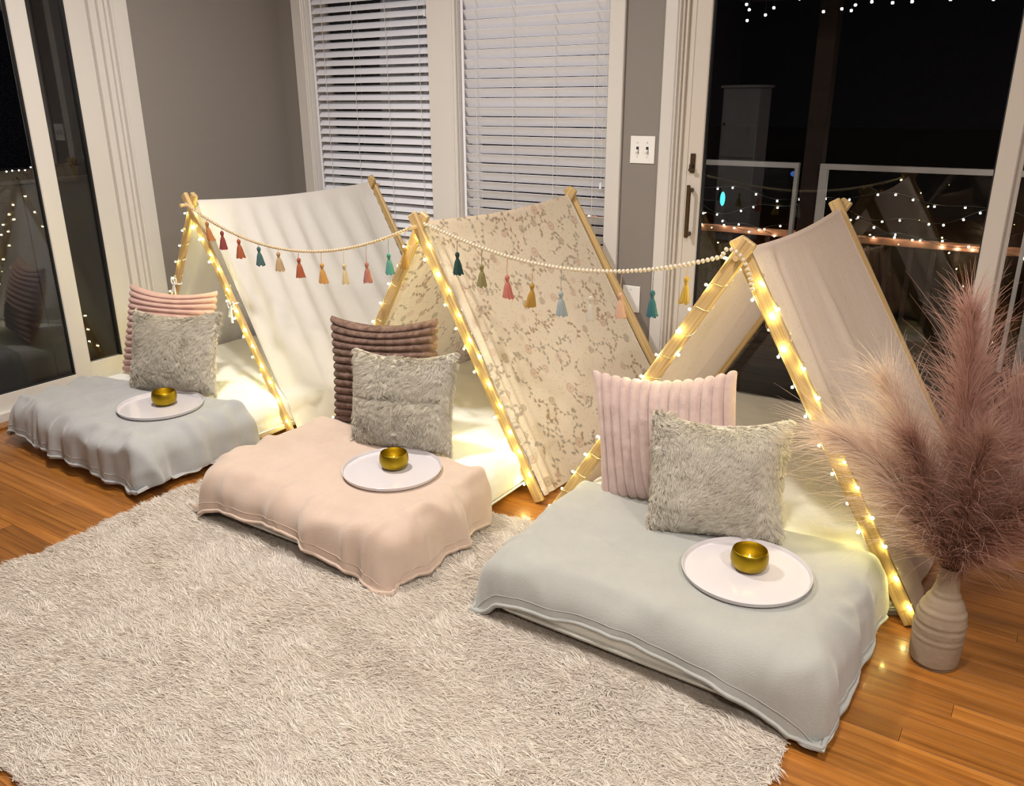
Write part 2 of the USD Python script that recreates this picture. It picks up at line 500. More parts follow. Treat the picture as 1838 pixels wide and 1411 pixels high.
casing_v('trim_1', -3.700, W1[0] + 0.012, WZ[0] - 0.09, TZ, bead=(W1[0] - 0.004,))
casing_v('trim_2', W1[1] - 0.010, W2[0] + 0.010, WZ[0] - 0.09, TZ, bead=(W2[0] - 0.010,))
casing_v('trim_3', W2[1] - 0.012, -1.697, WZ[0] - 0.09, TZ)
struct('trim_4', cbox(-3.700, -1.697, YB - 0.018, YB, WZ[1] - 0.01, TZ + 0.02, 0.003), 'white_trim')
struct('trim_5', cat_([cbox(-3.73, -1.667, YB - 0.05, YB, WZ[0] - 0.03, WZ[0], 0.004), cbox(-3.700, -1.697, YB - 0.018, YB, WZ[0] - 0.12, WZ[0] - 0.03, 0.003)]), 'white_trim')
for wi, (a, b) in enumerate((W1, W2)):
    w = UsdGeom.Xform.Define(stage, free('window_%d' % (wi + 1))).GetPrim()
    tag(w, kind='structure')
    z0, z1 = WZ
    obj('jamb', cat_([cbox(a, a + 0.012, YB, YB + 0.14, z0, z1), cbox(b - 0.012, b, YB, YB + 0.14, z0, z1), cbox(a, b, YB, YB + 0.14, z1 - 0.012, z1), cbox(a, b, YB, YB + 0.14, z0, z0 + 0.012)]), 'white_trim', w)
    ya, yb, s = YB + 0.095, YB + 0.125, 0.05
    zm = (z0 + z1) / 2
    obj('sash_frame', cat_([cbox(a + .012, a + .012 + s, ya, yb, z0, z1), cbox(b - .012 - s, b - .012, ya, yb, z0, z1), cbox(a + .013, b - .013, ya + .0012, yb - .0012, z1 - .012 - s, z1 - .0125), cbox(a + .013, b - .013, ya + .0012, yb - .0012, z0 + .0125, z0 + .012 + s), cbox(a + .013, b - .013, ya + .0012, yb - .0012, zm - .02, zm + .02)]), 'white_trim', w)
    obj('pane', cbox(a + .02, b - .02, YB + .108, YB + .112, z0 + .03, z1 - .03, 0.0002), 'door_glass', w)

# ---- venetian blinds
def make_blind(label, x0, x1, tilt, z_phase, y, wand_x, wand_z, tassels):
    t = thing('window_blind', label, 'window blind', ((x0 + x1) / 2, y, 0))
    w = (x1 - x0) / 2 - 0.004
    obj('headrail', cbox(-w, w, -0.028, 0.03, WZ[1] - 0.065, WZ[1] - 0.014, 0.004), 'blind_white', t)
    s = np.linspace(-0.025, 0.025, 5)
    crown = 0.0022 * (1 - (s / 0.025) ** 2)
    c, sn = math.cos(tilt), math.sin(tilt)
    prof = []
    for top in (1, -1):
        ss = s if top == 1 else s[::-1]
        cc = crown if top == 1 else crown[::-1]
        for a_, h_ in zip(ss, cc):
            hh = h_ + top * 0.0012
            # room edge is at -y; positive tilt lowers the room edge
            prof.append((a_ * c - hh * sn, a_ * sn + hh * c))
    prof = np.array(prof)
    n = len(prof)
    z = z_phase
    zs = []
    while z > WZ[0] + 0.05:
        z -= 0.044
    z += 0.044
    rb = random.Random(int(abs(x0) * 100))
    while z < WZ[1] - 0.08:
        zs.append(z)
        z += 0.044
    ii = np.arange(n)
    caps = np.array([(0, k + 1, k) for k in range(1, n - 1)])
    F = np.vstack([np.stack([ii, (ii + 1) % n, ii + n], 1), np.stack([(ii + 1) % n, (ii + 1) % n + n, ii + n], 1), caps, caps[:, ::-1] + n])
    for z in zs:
        e = rb.uniform(-0.0012, 0.0012)
        d = rb.uniform(-0.03, 0.03)
        cd, sd = math.cos(d), math.sin(d)
        q = np.stack([prof[:, 0] * cd - prof[:, 1] * sd, prof[:, 0] * sd + prof[:, 1] * cd], 1)
        V = np.vstack([np.column_stack([np.full(n, x), q[:, 0], q[:, 1] + z + e * (1 if x > 0 else -1)]) for x in (-w, w)])
        obj('slat', (V, F), 'blind_white', t, smooth=40)
    obj('bottom_rail', cbox(-w, w, -0.026, 0.026, WZ[0] + 0.004, WZ[0] + 0.022, 0.004), 'blind_white', t)
    fy = -0.025 * c - 0.0035
    by = 0.025 * c + 0.0035
    rung = 0.020 * math.tan(tilt) if abs(math.tan(tilt)) < 1.2 else 0.022 * np.sign(tilt)
    for fx in (-0.80, -0.28, 0.28, 0.80):
        x = fx * w
        ms = [tube([(x, fy, zs[0] - 0.04), (x, fy, zs[-1] + 0.04)], 0.0012, 5), tube([(x, by, zs[0] - 0.04), (x, by, zs[-1] + 0.04)], 0.0007, 4)]
        for z in zs:
            ms.append(tube([(x, fy, z - 0.025 * sn - 0.004 * np.sign(tilt)), (x, by, z + 0.025 * sn - 0.004)], 0.0006, 3, False))
        obj('ladder_cord', cat_(ms), 'cord_white', t)
    # tilt strip at the left end, pull cords at the right one
    obj('edge_strip', cbox(-w - 0.001, -w + 0.013, fy - 0.004, fy - 0.001, WZ[0] + 0.02, WZ[1] - 0.05, 0.0006), 'blind_white', t)
    for j, dx in enumerate((0.0, 0.016)):
        obj('pull_cord', tube([(w - 0.035 + dx, fy - 0.004, WZ[1] - 0.05), (w - 0.035 + dx, fy - 0.004, wand_z + 0.02)], 0.0008, 4), 'cord_white', t)
        if j in tassels:
            pr = [(0.0005, 0.030), (0.004, 0.028), (0.0055, 0.012), (0.0065, 0.0), (0.0005, 0.0)]
            obj('cord_pull', tf(lathe(pr, 10), shift(w - 0.035 + dx, fy - 0.006, wand_z - 0.01 - 0.004 * j)), 'blind_white', t, smooth=True)
    return t


make_blind('left white venetian blind with slats tilted half open, dark night in the gaps', W1[0] + 0.014, W1[1] - 0.014, math.radians(40), 1.382, YB + 0.052, 0, 1.765, (0, 1))
make_blind('right white venetian blind with slats tilted nearly shut', W2[0] + 0.014, W2[1] - 0.014, math.radians(-52), 1.398, YB + 0.046, 0, 0.985, (0,))

# ---- sliding door in the back wall (door_2) and in the left wall (door_1)
d2 = UsdGeom.Xform.Define(stage, free('door_2')).GetPrim()
tag(d2, kind='structure')
struct('trim_6', cat_([cbox(-1.515, -1.457, YB - 0.020, YB, 0, 2.21, 0.004), cbox(-1.462, -1.450, YB - 0.014, YB + 0.02, 0, 2.13, 0.002)]), 'white_trim')
struct('trim_7', cbox(-1.515, 1.66, YB - 0.020, YB, 2.125, 2.21, 0.004), 'white_trim')
obj('frame', cat_([cbox(-1.47, -1.438, YB, YB + 0.13, 0, 2.13), cbox(-1.438, -1.424, YB + 0.012, YB + 0.13, 0, 2.13), cbox(-1.424, -1.398, YB + 0.028, YB + 0.13, 0, 2.13),
                   cbox(-1.47, 1.62, YB, YB + 0.13, 2.09, 2.13), cbox(1.585, 1.62, YB, YB + 0.13, 0, 2.13)]), 'door_paint', d2)
obj('sill', cbox(-1.47, 1.62, YB + 0.01, YB + 0.14, 0.0, 0.03, 0.003), 'door_paint', d2)
yA, yA2 = YB + 0.022, YB + 0.058
obj('sliding_panel_frame', cat_([cbox(-1.396, -1.328, yA, yA2, 0.03, 2.09, 0.004), cbox(-0.236, -0.172, yA, yA2, 0.03, 2.09, 0.004),
                                 cbox(-1.393, -0.175, yA + .0012, yA2 - .0012, 0.032, 0.115, 0.001), cbox(-1.393, -0.175, yA + .0012, yA2 - .0012, 2.0, 2.088, 0.001)]), 'door_paint', d2)
obj('gasket', cat_([cbox(-1.3285, -1.3235, yA + 0.004, yA2 - 0.004, 0.115, 2.0, 0.0005), cbox(-0.2405, -0.2355, yA + 0.004, yA2 - 0.004, 0.115, 2.0, 0.0005)]), 'black_gasket', d2)
obj('pane', cbox(-1.330, -0.234, yA + 0.014, yA + 0.019, 0.112, 2.002, 0.0002), 'door_glass', d2)
yB, yB2 = YB + 0.075, YB + 0.110
obj('fixed_panel_frame', cat_([cbox(-0.215, -0.155, yB, yB2, 0.03, 2.09, 0.004), cbox(1.52, 1.585, yB, yB2, 0.03, 2.09, 0.004), cbox(-0.212, 1.582, yB + .0012, yB2 - .0012, 0.032, 0.115, 0.001), cbox(-0.212, 1.582, yB + .0012, yB2 - .0012, 2.0, 2.088, 0.001)]), 'door_paint', d2)
obj('pane', cbox(-0.158, 1.523, yB + 0.014, yB + 0.019, 0.112, 2.002, 0.0002), 'door_glass', d2)
# handle and latch of the sliding panel
h = thing('door_handle', 'dark bronze pull handle and thumb latch on the glass door frame', 'door handle', (-1.370, yA, 0))
obj('back_plate', cbox(-0.019, -0.004, -0.006, 0, 0.79, 1.015, 0.002), 'bronze', h)
gp = np.array([(0.006, -0.004, 0.80), (0.006, -0.034, 0.815), (0.006, -0.042, 0.84), (0.006, -0.042, 0.965), (0.006, -0.034, 0.99), (0.006, -0.004, 1.005)])
obj('grip', tf(cat_([cbox(0.0, 0.013, -0.042, -0.030, 0.795, 1.010, 0.004), cbox(0.0, 0.013, -0.034, 0, 0.800, 0.818, 0.003), cbox(0.0, 0.013, -0.034, 0, 0.987, 1.005, 0.003)]), np.eye(4)), 'bronze', h)
obj('latch_plate', cbox(-0.011, 0.011, -0.007, 0, 1.067, 1.147, 0.003), 'bronze', h)
obj('thumb_turn', tf(cat_([cbox(-0.004, 0.004, -0.028, 0, -0.006, 0.020, 0.002), cbox(-0.006, 0.016, -0.030, -0.018, -0.010, 0.002, 0.002)]), shift(0, -0.005, 1.085)), 'bronze', h)

d1 = UsdGeom.Xform.Define(stage, free('door_1')).GetPrim()
tag(d1, kind='structure')
struct('trim_8', cat_([cbox(XL, XL + 0.020, 2.470, 2.550, 0, 2.21, 0.004), cbox(XL, XL + 0.026, 2.462, 2.474, 0, 2.13, 0.003)]), 'white_trim')
struct('trim_9', cbox(XL, XL + 0.020, -0.68, 2.55, 2.125, 2.21, 0.004), 'white_trim')
obj('frame', cat_([cbox(XL - 0.13, XL, 2.450, 2.485, 0, 2.13), cbox(XL - 0.13, XL - 0.014, 2.425, 2.450, 0, 2.13), cbox(XL - 0.13, XL - 0.034, 2.392, 2.425, 0, 2.13),
                   cbox(XL - 0.13, XL, -0.6, 2.485, 2.09, 2.13), cbox(XL - 0.13, XL, -0.6, -0.56, 0, 2.13)]), 'white_trim', d1)
obj('sill', cat_([cbox(XL - 0.13, XL - 0.004, -0.6, 2.485, 0.0, 0.034, 0.003), cbox(XL - 0.02, XL + 0.012, -0.6, 2.485, 0.0, 0.052, 0.004)]), 'white_trim', d1)
obj('threshold', cbox(XL + 0.012, XL + 0.075, -0.6, 2.47, -0.002, 0.012, 0.003), 'oak_floor', d1)
xa, xa2 = XL - 0.044, XL - 0.010
obj('sliding_panel_frame', cat_([cbox(xa, xa2, 2.012, 2.094, 0.036, 2.09, 0.004), cbox(xa + .0012, xa2 - .0012, 0.41, 2.09, 0.038, 0.128, 0.001), cbox(xa + .0012, xa2 - .0012, 0.41, 2.09, 2.0, 2.088, 0.001), cbox(xa, xa2, 0.4, 0.47, 0.036, 2.09, 0.004)]), 'white_trim', d1)
obj('gasket', cat_([cbox(xa + 0.006, xa2 - 0.006, 2.007, 2.0125, 0.126, 2.0, 0.0005), cbox(xa + 0.006, xa2 - 0.006, 0.47, 2.012, 0.1275, 0.133, 0.0005)]), 'black_gasket', d1)
obj('pane', cbox(xa + 0.013, xa + 0.018, 0.46, 2.014, 0.126, 2.002, 0.0002), 'door_glass', d1)
xb, xb2 = XL - 0.092, XL - 0.056
obj('fixed_panel_frame', cat_([cbox(xb, xb2, 2.290, 2.392, 0.036, 2.09, 0.004), cbox(xb + .0012, xb2 - .0012, 2.035, 2.389, 0.038, 0.150, 0.001), cbox(xb + .0012, xb2 - .0012, 2.035, 2.389, 2.0, 2.088, 0.001), cbox(xb, xb2, 2.03, 2.09, 0.036, 2.09, 0.004)]), 'white_trim', d1)
obj('gasket', cbox(xb + 0.006, xb2 - 0.004, 2.283, 2.2905, 0.15, 2.0, 0.0005), 'black_gasket', d1)
obj('pane', cbox(xb + 0.013, xb + 0.018, 2.085, 2.295, 0.145, 2.002, 0.0002), 'door_glass', d1)
struct('baseboard_left', cbox(XL, XL + 0.014, 2.552, YB, 0, 0.12, 0.004), 'white_trim')
struct('baseboard_back', cbox(XL, -1.517, YB - 0.014, YB, 0, 0.12, 0.004), 'white_trim')

# ---- plates on the back wall
p = thing('light_switch', 'white double light switch plate on the grey wall', 'light switch', (-1.596, YB, 1.157))
obj('plate', cbox(-0.058, 0.058, -0.006, 0, -0.058, 0.058, 0.003), 'plate_white', p)
for dx in (-0.023, 0.023):
    obj('toggle_slot', cbox(dx - 0.006, dx + 0.006, -0.0066, -0.004, -0.013, 0.013, 0.0004), 'slot_dark', p)
    obj('toggle', tf(cbox(-0.0042, 0.0042, -0.016, 0, -0.006, 0.006, 0.0015), shift(dx, -0.005, -0.003) @ np.array([[1, 0, 0, 0], [0, .9, -.43, 0], [0, .43, .9, 0], [0, 0, 0, 1]])), 'plate_white', p)
    for dz in (-0.030, 0.030):
        obj('screw', tf(lathe([(0.0003, 0.0012), (0.0022, 0.001), (0.0028, 0)], 8), shift(dx, -0.006, dz) @ np.array([[1, 0, 0, 0], [0, 0, -1, 0], [0, 1, 0, 0], [0, 0, 0, 1]])), 'screw_metal', p)
p = thing('wall_plate', 'blank white cover plate on the grey wall behind the floral tent', 'wall plate', (-1.617, YB, 0.489))
obj('plate', cbox(-0.045, 0.042, -0.008, 0, -0.062, 0.062, 0.004), 'plate_white', p)
obj('screw', tf(lathe([(0.0003, 0.0012), (0.0022, 0.001), (0.0028, 0)], 8), shift(-0.004, -0.008, 0.044) @ np.array([[1, 0, 0, 0], [0, 0, -1, 0], [0, 1, 0, 0], [0, 0, 0, 1]])), 'screw_metal', p)
p = thing('power_outlet', 'white power outlet low on the wall beside the pine back leg', 'outlet', (-1.630, YB, 0.345))
obj('plate', cbox(-0.036, 0.036, -0.006, 0, -0.058, 0.058, 0.003), 'plate_white', p)
for dz in (-0.02, 0.02):
    obj('socket', cbox(-0.015, 0.015, -0.008, -0.004, dz - 0.013, dz + 0.013, 0.003), 'plate_white', p)
    obj('slot', cat_([cbox(-0.0075, -0.005, -0.0084, -0.006, dz - 0.002, dz + 0.007, 0.0003), cbox(0.005, 0.0075, -0.0084, -0.006, dz - 0.002, dz + 0.007, 0.0003), cbox(-0.002, 0.002, -0.0084, -0.006, dz - 0.009, dz - 0.005, 0.0003)]), 'slot_dark', p)

# recessed lamps in the ceiling (behind and above the camera)
for i, (x, y, pw) in enumerate(CANS):
    c = thing('ceiling_lamp', 'round recessed lamp in the white ceiling', 'ceiling lamp', (x, y, ZC), group='recessed ceiling lamps')
    obj('trim_ring', lathe([(0.125, -0.001), (0.125, -0.006), (0.16, -0.008), (0.165, 0.0)], 32), 'lamp_trim', c, smooth=30)
    obj('lens', lathe([(0.0005, -0.003), (0.124, -0.003)], 32), 'lamp_lens', c)

# ---------------------------------------------------------------- beds
TOP = 0.195


def rounded_box(lx, ly, lz, r, n=(60, 110, 14)):
    """closed rounded box centred on the origin"""
    b = trimesh.creation.box((2, 2, 2))
    faces = []
    V = []
    off = 0
    for ax in range(3):
        for s in (-1, 1):
            u, v = [i for i in range(3) if i != ax]
            a = np.linspace(-1, 1, n[u])
            c = np.linspace(-1, 1, n[v])
            A, C = np.meshgrid(a, c, indexing='ij')
            P = np.zeros(A.shape + (3,))
            P[..., ax], P[..., u], P[..., v] = s, A, C
            f = grid_faces(*A.shape)
            flip = np.cross(np.eye(3)[u], np.eye(3)[v])[ax] * s
            # grid_faces runs (i, j) -> winding of u x v
            faces.append((f if flip < 0 else f[:, ::-1]) + off)
            V.append(P.reshape(-1, 3))
            off += A.size
    V, F = np.vstack(V), np.vstack(faces)
    h = np.array([lx, ly, lz]) / 2
    q = V * h
    inner = np.clip(q, -(h - r), h - r)
    d = q - inner
    L = np.linalg.norm(d, axis=1, keepdims=True)
    V = inner + np.where(L > 1e-9, d / np.maximum(L, 1e-9) * r, 0)
    m = trimesh.Trimesh(V, F, process=False)
    m.merge_vertices(digits_vertex=6)
    return np.array(m.vertices), np.array(m.faces)


BEDS = {1: dict(c=-3.105, hw=0.455, y0=1.555, y1=3.30, rz=-0.02), 2: dict(c=-1.885, hw=0.418, y0=1.55, y1=3.34, rz=0.0), 3: dict(c=-0.715, hw=0.462, y0=1.60, y1=3.36, rz=-0.015)}
BED_LABEL = {1: 'low white mattress on the floor inside the plain white tent by the left glass door', 2: 'low white mattress on the rug inside the floral tent', 3: 'low white mattress on the rug inside the pale pink tent'}


def bed_local(k, x, y):
    return np.array([x - BEDS[k]['c'], y - BEDS[k]['y0']])


for k, b in BEDS.items():
    L = b['y1'] - b['y0']
    v, f = rounded_box(2 * b['hw'], L, TOP - 0.004, 0.085, (84, 140, 24))
    v = v + [0, L / 2, TOP / 2 + 0.002]
    N = trimesh.Trimesh(v, f, process=False).vertex_normals
    up = smoothstep(v[:, 2], 0.02, 0.15)[:, None]
    edge = np.minimum(smoothstep(np.abs(v[:, 0]), b['hw'] - 0.22, b['hw']), 1)[:, None]
    w = n3(v, 9, 3 + k) [:, None] * 0.006 + (1 - np.abs(n3(v * [1.0, 0.45, 1], 16, 11 + k)))[:, None] ** 3 * 0.005 * edge
    # tufted dimples where the cover is quilted
    dim = np.zeros(len(v))
    for tx in (-0.30, 0.0, 0.30):
        for ty in np.arange(0.30, L, 0.36):
            dim += np.exp(-(((v[:, 0] - tx) ** 2 + (v[:, 1] - ty) ** 2) / 0.055 ** 2))
    bare = smoothstep(v[:, 1], 0.50, 0.62)[:, None]           # smooth where a blanket lies on it
    v = v + N * (w * up * bare) - np.outer(dim * (v[:, 2] > 0.12) * 0.010 * bare[:, 0], [0, 0, 1])
    v[:, 2] = np.maximum(v[:, 2], 0.013)
    t = thing('mattress', BED_LABEL[k], 'mattress', (b['c'], b['y0'], 0), b['rz'], group=None)
    obj('cover', (v, f), 'sheet_white', t, smooth=True)
    # seam running round the cover
    s = np.linspace(0, 2 * PI, 140)
    px_, py_ = np.sign(np.cos(s)) * np.abs(np.cos(s)) ** 0.12 * (b['hw'] + 0.002), np.sign(np.sin(s)) * np.abs(np.sin(s)) ** 0.12 * (L / 2 + 0.002)
    obj('piping', tube(np.column_stack([px_, py_ + L / 2, np.full(140, 0.060)]), 0.0035, 6), 'sheet_white', t, smooth=True)


def drape(k, yb, dl, dr, df, m, seed, flats, label, group=None, back=None, amp=0.010, hem=None, name='blanket', ext=0.0):
    """a blanket lying over the front end of bed k and hanging over its front and both sides"""
    b = BEDS[k]
    R = 0.090
    W = b['hw'] + 0.012 + ext - R
    zt = TOP + 0.009
    yf = -0.010 + R                                   # the front fold starts here (bed space: y grows towards the wall)
    Lb = yb - b['y0'] - yf
    step = 0.0085
    na, nb = int((2 * W + dl + dr) / step), int((Lb + df) / step)
    a = np.linspace(-W - dl, W + dr, na)
    c = np.linspace(0, Lb + df, nb)
    A, C = np.meshgrid(a, c)                          # rows: from the back edge to the front hem
    rr = np.random.default_rng(seed)

    def wav(x, s, f):
        return meshkit.fbm(np.stack([x * f + s * 7.7, np.full_like(x, s * 1.37), np.full_like(x, 0.5)], -1), 3, s) * 2 - 1
    hemf = 1 + 0.16 * wav(A, seed, 3.0)
    if hem is not None:
        hemf = hemf * np.interp(A / W, hem[0], hem[1])
    hems = 1 + 0.06 * wav(C, seed + 5, 4.0)
    backw = (back(A / W) if back is not None else 0 * A) + 0.012 * wav(A, seed + 2, 5.0)
    yy = Lb - C + backw * (1 - smoothstep(C, 0.0, Lb * 0.9))      # distance behind the front fold
    dx = np.maximum(np.abs(A) - W, 0) * hems
    dy = np.maximum(C - Lb, 0) * hemf
    r = (dx ** 2.8 + dy ** 2.8) ** (1 / 2.8)
    phi = np.arctan2(dy, dx)
    sx = np.sign(A)
    q = R * PI / 2
    arc = np.minimum(r, q) / R
    beyond = np.maximum(r - q, 0)
    flare = 0.10
    out = R * np.sin(arc) + beyond * flare
    down = R * (1 - np.cos(arc)) + beyond * math.sqrt(1 - flare ** 2)
    corner = np.sin(2 * phi) ** 2 * (dx > 0) * (dy > 0)
    turn = 0.14 * phi / (PI / 2)
    along = np.where(dx > 0, np.where(sx > 0, np.minimum(C, Lb) + turn, 2 * Lb + 0.28 + 2 * W - np.minimum(C, Lb) - turn), Lb + 0.14 + W - A)
    fold = wav(along + 0.05 * r, seed + 9, 11.0) + 0.6 * np.sin(along * 34 + 2.2 * wav(along, seed + 3, 4.0) + seed)
    out = out + amp * fold * smoothstep(r, 0.05, 0.22) * (1 + 0.6 * corner)
    over = np.maximum(down - (zt - 0.020), 0)
    down = down - over
    out = out + 0.55 * over * (1 + 0.3 * np.cos(along * 40))
    z = zt - down
    z = z + 0.010 * np.abs(np.cos(along * 45)) * (over > 0) * np.minimum(over / 0.05, 1)
    x = sx * np.minimum(np.abs(A), W) + sx * out * np.cos(phi) * (dx > 0)
    y = yf + np.maximum(yy, 0) * (C <= Lb) - out * np.sin(phi) * (dy > 0)
    y = np.where((dx > 0) & (dy <= 0), yf + np.maximum(yy, 0), y)
    P = np.stack([x, y, z], -1)
    # creases on the top, kept away from where trays stand
    calm = np.ones_like(x)
    for fx, fy, fr in flats:
        lx, ly = bed_local(k, fx, fy)
        calm *= smoothstep(np.hypot(x - lx, y - ly), fr, fr + 0.035)
    Q = np.stack([x, y, 0 * x], -1)
    ql = np.stack([x + 0.03 * n3(Q, 6, seed + 1), y + 0.03 * n3(Q, 6, seed + 2), 0 * x], -1)
    wr = 0.008 * n3(Q, 5.0, seed + 21) + 0.013 * np.maximum(0, 1 - 4.2 * np.abs(n3(ql * [0.5, 1.5, 1], 6.5, seed + 31, 2))) ** 1.6 + 0.010 * np.maximum(0, 1 - 4.5 * np.abs(n3(ql * [1.7, 0.6, 1], 7, seed + 41, 2))) ** 1.6
    N = normals_of(P)
    N = N * np.sign(N[nb // 3, na // 2, 2])
    N = meshkit_smooth(N, 3)
    P = P + N * ((np.maximum(wr, -0.004) * calm * (0.35 + 0.65 * smoothstep(r, 0, 0.05)) * m)[..., None])
    roll = np.exp(-((C - 0.022) / 0.018) ** 2) * 0.010 - np.exp(-(C / 0.008) ** 2) * 0.006
    P[..., 2] += roll * (r <= 0.2)
    P[..., 2] = np.maximum(P[..., 2], 0.016)
    P = meshkit_smooth(P, 2)
    # rows run backwards to forwards, so normals_of gives outward normals when flipped
    V, F = solid_sheet(P[:, ::-1], 0.0065) if normals_of(P)[nb // 3, na // 2, 2] < 0 else solid_sheet(P, 0.0065)
    t = thing(name, label, 'blanket', (b['c'], b['y0'], 0), b['rz'])
    V[:, 2] = np.maximum(V[:, 2], 0.0125)
    obj('cloth', (V, F), m_name(k), t, smooth=60)
    Nn = normals_of(P)
    Nn = Nn * np.sign(Nn[nb // 3, na // 2, 2])
    e = 3
    rim = np.vstack([P[e:-1, 1] + Nn[e:-1, 1] * 0.001, P[-2, 2:-2] + Nn[-2, 2:-2] * 0.001, P[e:-1, -2][::-1] + Nn[e:-1, -2][::-1] * 0.001])
    obj('hem', tube(rim[::2], 0.0052, 7), m_name(k), t, smooth=True)
    rim2 = np.vstack([P[e + 3:-4, 4] + Nn[e + 3:-4, 4] * 0.0006, P[-5, 4:-4] + Nn[-5, 4:-4] * 0.0006, P[e + 3:-4, -5][::-1] + Nn[e + 3:-4, -5][::-1] * 0.0006])
    obj('stitching', tube(rim2[::2], 0.0012, 5), m_name(k), t, smooth=True)
    return t


def m_name(k):
    return {1: 'plush_grey', 2: 'plush_peach', 3: 'plush_sage'}[k]


def meshkit_smooth(P, it=1):
    for _ in range(it):
        Q = P.copy()
        Q[1:-1] = (P[:-2] + 2 * P[1:-1] + P[2:]) / 4
        P = Q.copy()
        P[:, 1:-1] = (Q[:, :-2] + 2 * Q[:, 1:-1] + Q[:, 2:]) / 4
    return P


TRAYS = {1: (-2.905, 1.835), 2: (-1.715, 1.875), 3: (-0.525, 1.895)}
flat = {1: [(*TRAYS[1], 0.17)], 2: [(*TRAYS[2], 0.17)], 3: [(*TRAYS[3], 0.17)]}
drape(1, 1.99, 0.225, 0.255, 0.205, 2.3, 101, flat[1], 'silver grey plush blanket over the mattress by the left glass door', back=lambda u: 0.05 * u, amp=0.021, hem=([-1.2, -0.6, 0.2, 1.2], [0.95, 1.0, 1.05, 1.2]))
drape(2, 2.085, 0.236, 0.225, 0.185, 1.8, 202, flat[2], 'peach plush blanket over the middle mattress', back=lambda u: -0.035 * u, amp=0.014, hem=([-1.2, -0.8, 0.0, 0.7, 1.2], [1.25, 1.05, 0.92, 1.1, 1.35]), ext=0.028)
drape(3, 2.175, 0.226, 0.245, 0.172, 1.0, 303, flat[3], 'pale sage grey plush blanket over the nearest mattress', back=lambda u: 0.02 * u, amp=0.011, hem=([-1.2, -0.8, 0.0, 0.6, 1.2], [1.25, 1.0, 0.90, 1.05, 1.45]))

# ---------------------------------------------------------------- cushions
_ph = np.random.default_rng(5)


def fur_protos(inst, m, n=10, length=0.013, r=0.0008, spread=0.55, lean=0.8, strands=9, base=0.004, seed=1, conv=0.0):
    """tufts as prototypes of a point instancer; each tuft is a handful of bent hairs"""
    g = np.random.default_rng(seed)
    paths = []
    for i in range(n):
        ms = []
        for s in range(strands):
            a = g.uniform(0, 2 * PI)
            rb = base * math.sqrt(g.uniform())
            p0 = np.array([rb * math.cos(a), rb * math.sin(a), -0.002])
            d = unit([lean * g.uniform(0.5, 1.2) + spread * g.normal(0, 0.4), spread * g.normal(0, 0.6), 1.0])
            L = length * g.uniform(0.7, 1.2)
            bend = np.array([lean * 0.5 + g.normal(0, 0.25), g.normal(0, 0.25), -0.30])
            tt = np.linspace(0, 1, 4)
            pts = p0 * (1 - conv * tt[:, None] * np.array([1, 1, 0])) + d * (tt * L)[:, None] + bend * ((tt ** 2) * L * 0.55)[:, None]
            ms.append(tube(pts, r * np.array([1.0, 1.0, 0.8, 0.25]), 3, False))
        path = str(inst.GetPath()) + '/tuft' + ('' if i == 0 else '_%03d' % i)
        usdkit.mesh(stage, path, cat_(ms), M[m], True)
        paths.append(path)
    return paths


def instancer(parent, name, protos_fn, pos, quat, scale, seed=0):
    pi = UsdGeom.PointInstancer.Define(stage, free(name, ppath(parent)))
    paths = protos_fn(pi)
    pi.CreatePrototypesRel().SetTargets([Sdf.Path(x) for x in paths])
    g = np.random.default_rng(seed)
    pi.CreateProtoIndicesAttr(Vt.IntArray.FromNumpy(g.integers(0, len(paths), len(pos)).astype(np.int32)))
    pi.CreatePositionsAttr(Vt.Vec3fArray.FromNumpy(pos.astype(np.float32)))
    pi.CreateOrientationsAttr(Vt.QuathArray([Gf.Quath(float(q[0]), float(q[1]), float(q[2]), float(q[3])) for q in quat]))
    pi.CreateScalesAttr(Vt.Vec3fArray.FromNumpy(scale.astype(np.float32)))
    tag(pi.GetPrim(), kind='stuff')
    return pi


def quats(X, Z):
    """unit quaternions of frames with z axis Z and x axis near X"""
    Z = Z / np.linalg.norm(Z, axis=1, keepdims=True)
    X = X - (X * Z).sum(1, keepdims=True) * Z
    X = X / np.maximum(np.linalg.norm(X, axis=1, keepdims=True), 1e-9)
    Y = np.cross(Z, X)
    from scipy.spatial.transform import Rotation
    q = Rotation.from_matrix(np.stack([X, Y, Z], -1)).as_quat()
    return q[:, [3, 0, 1, 2]]


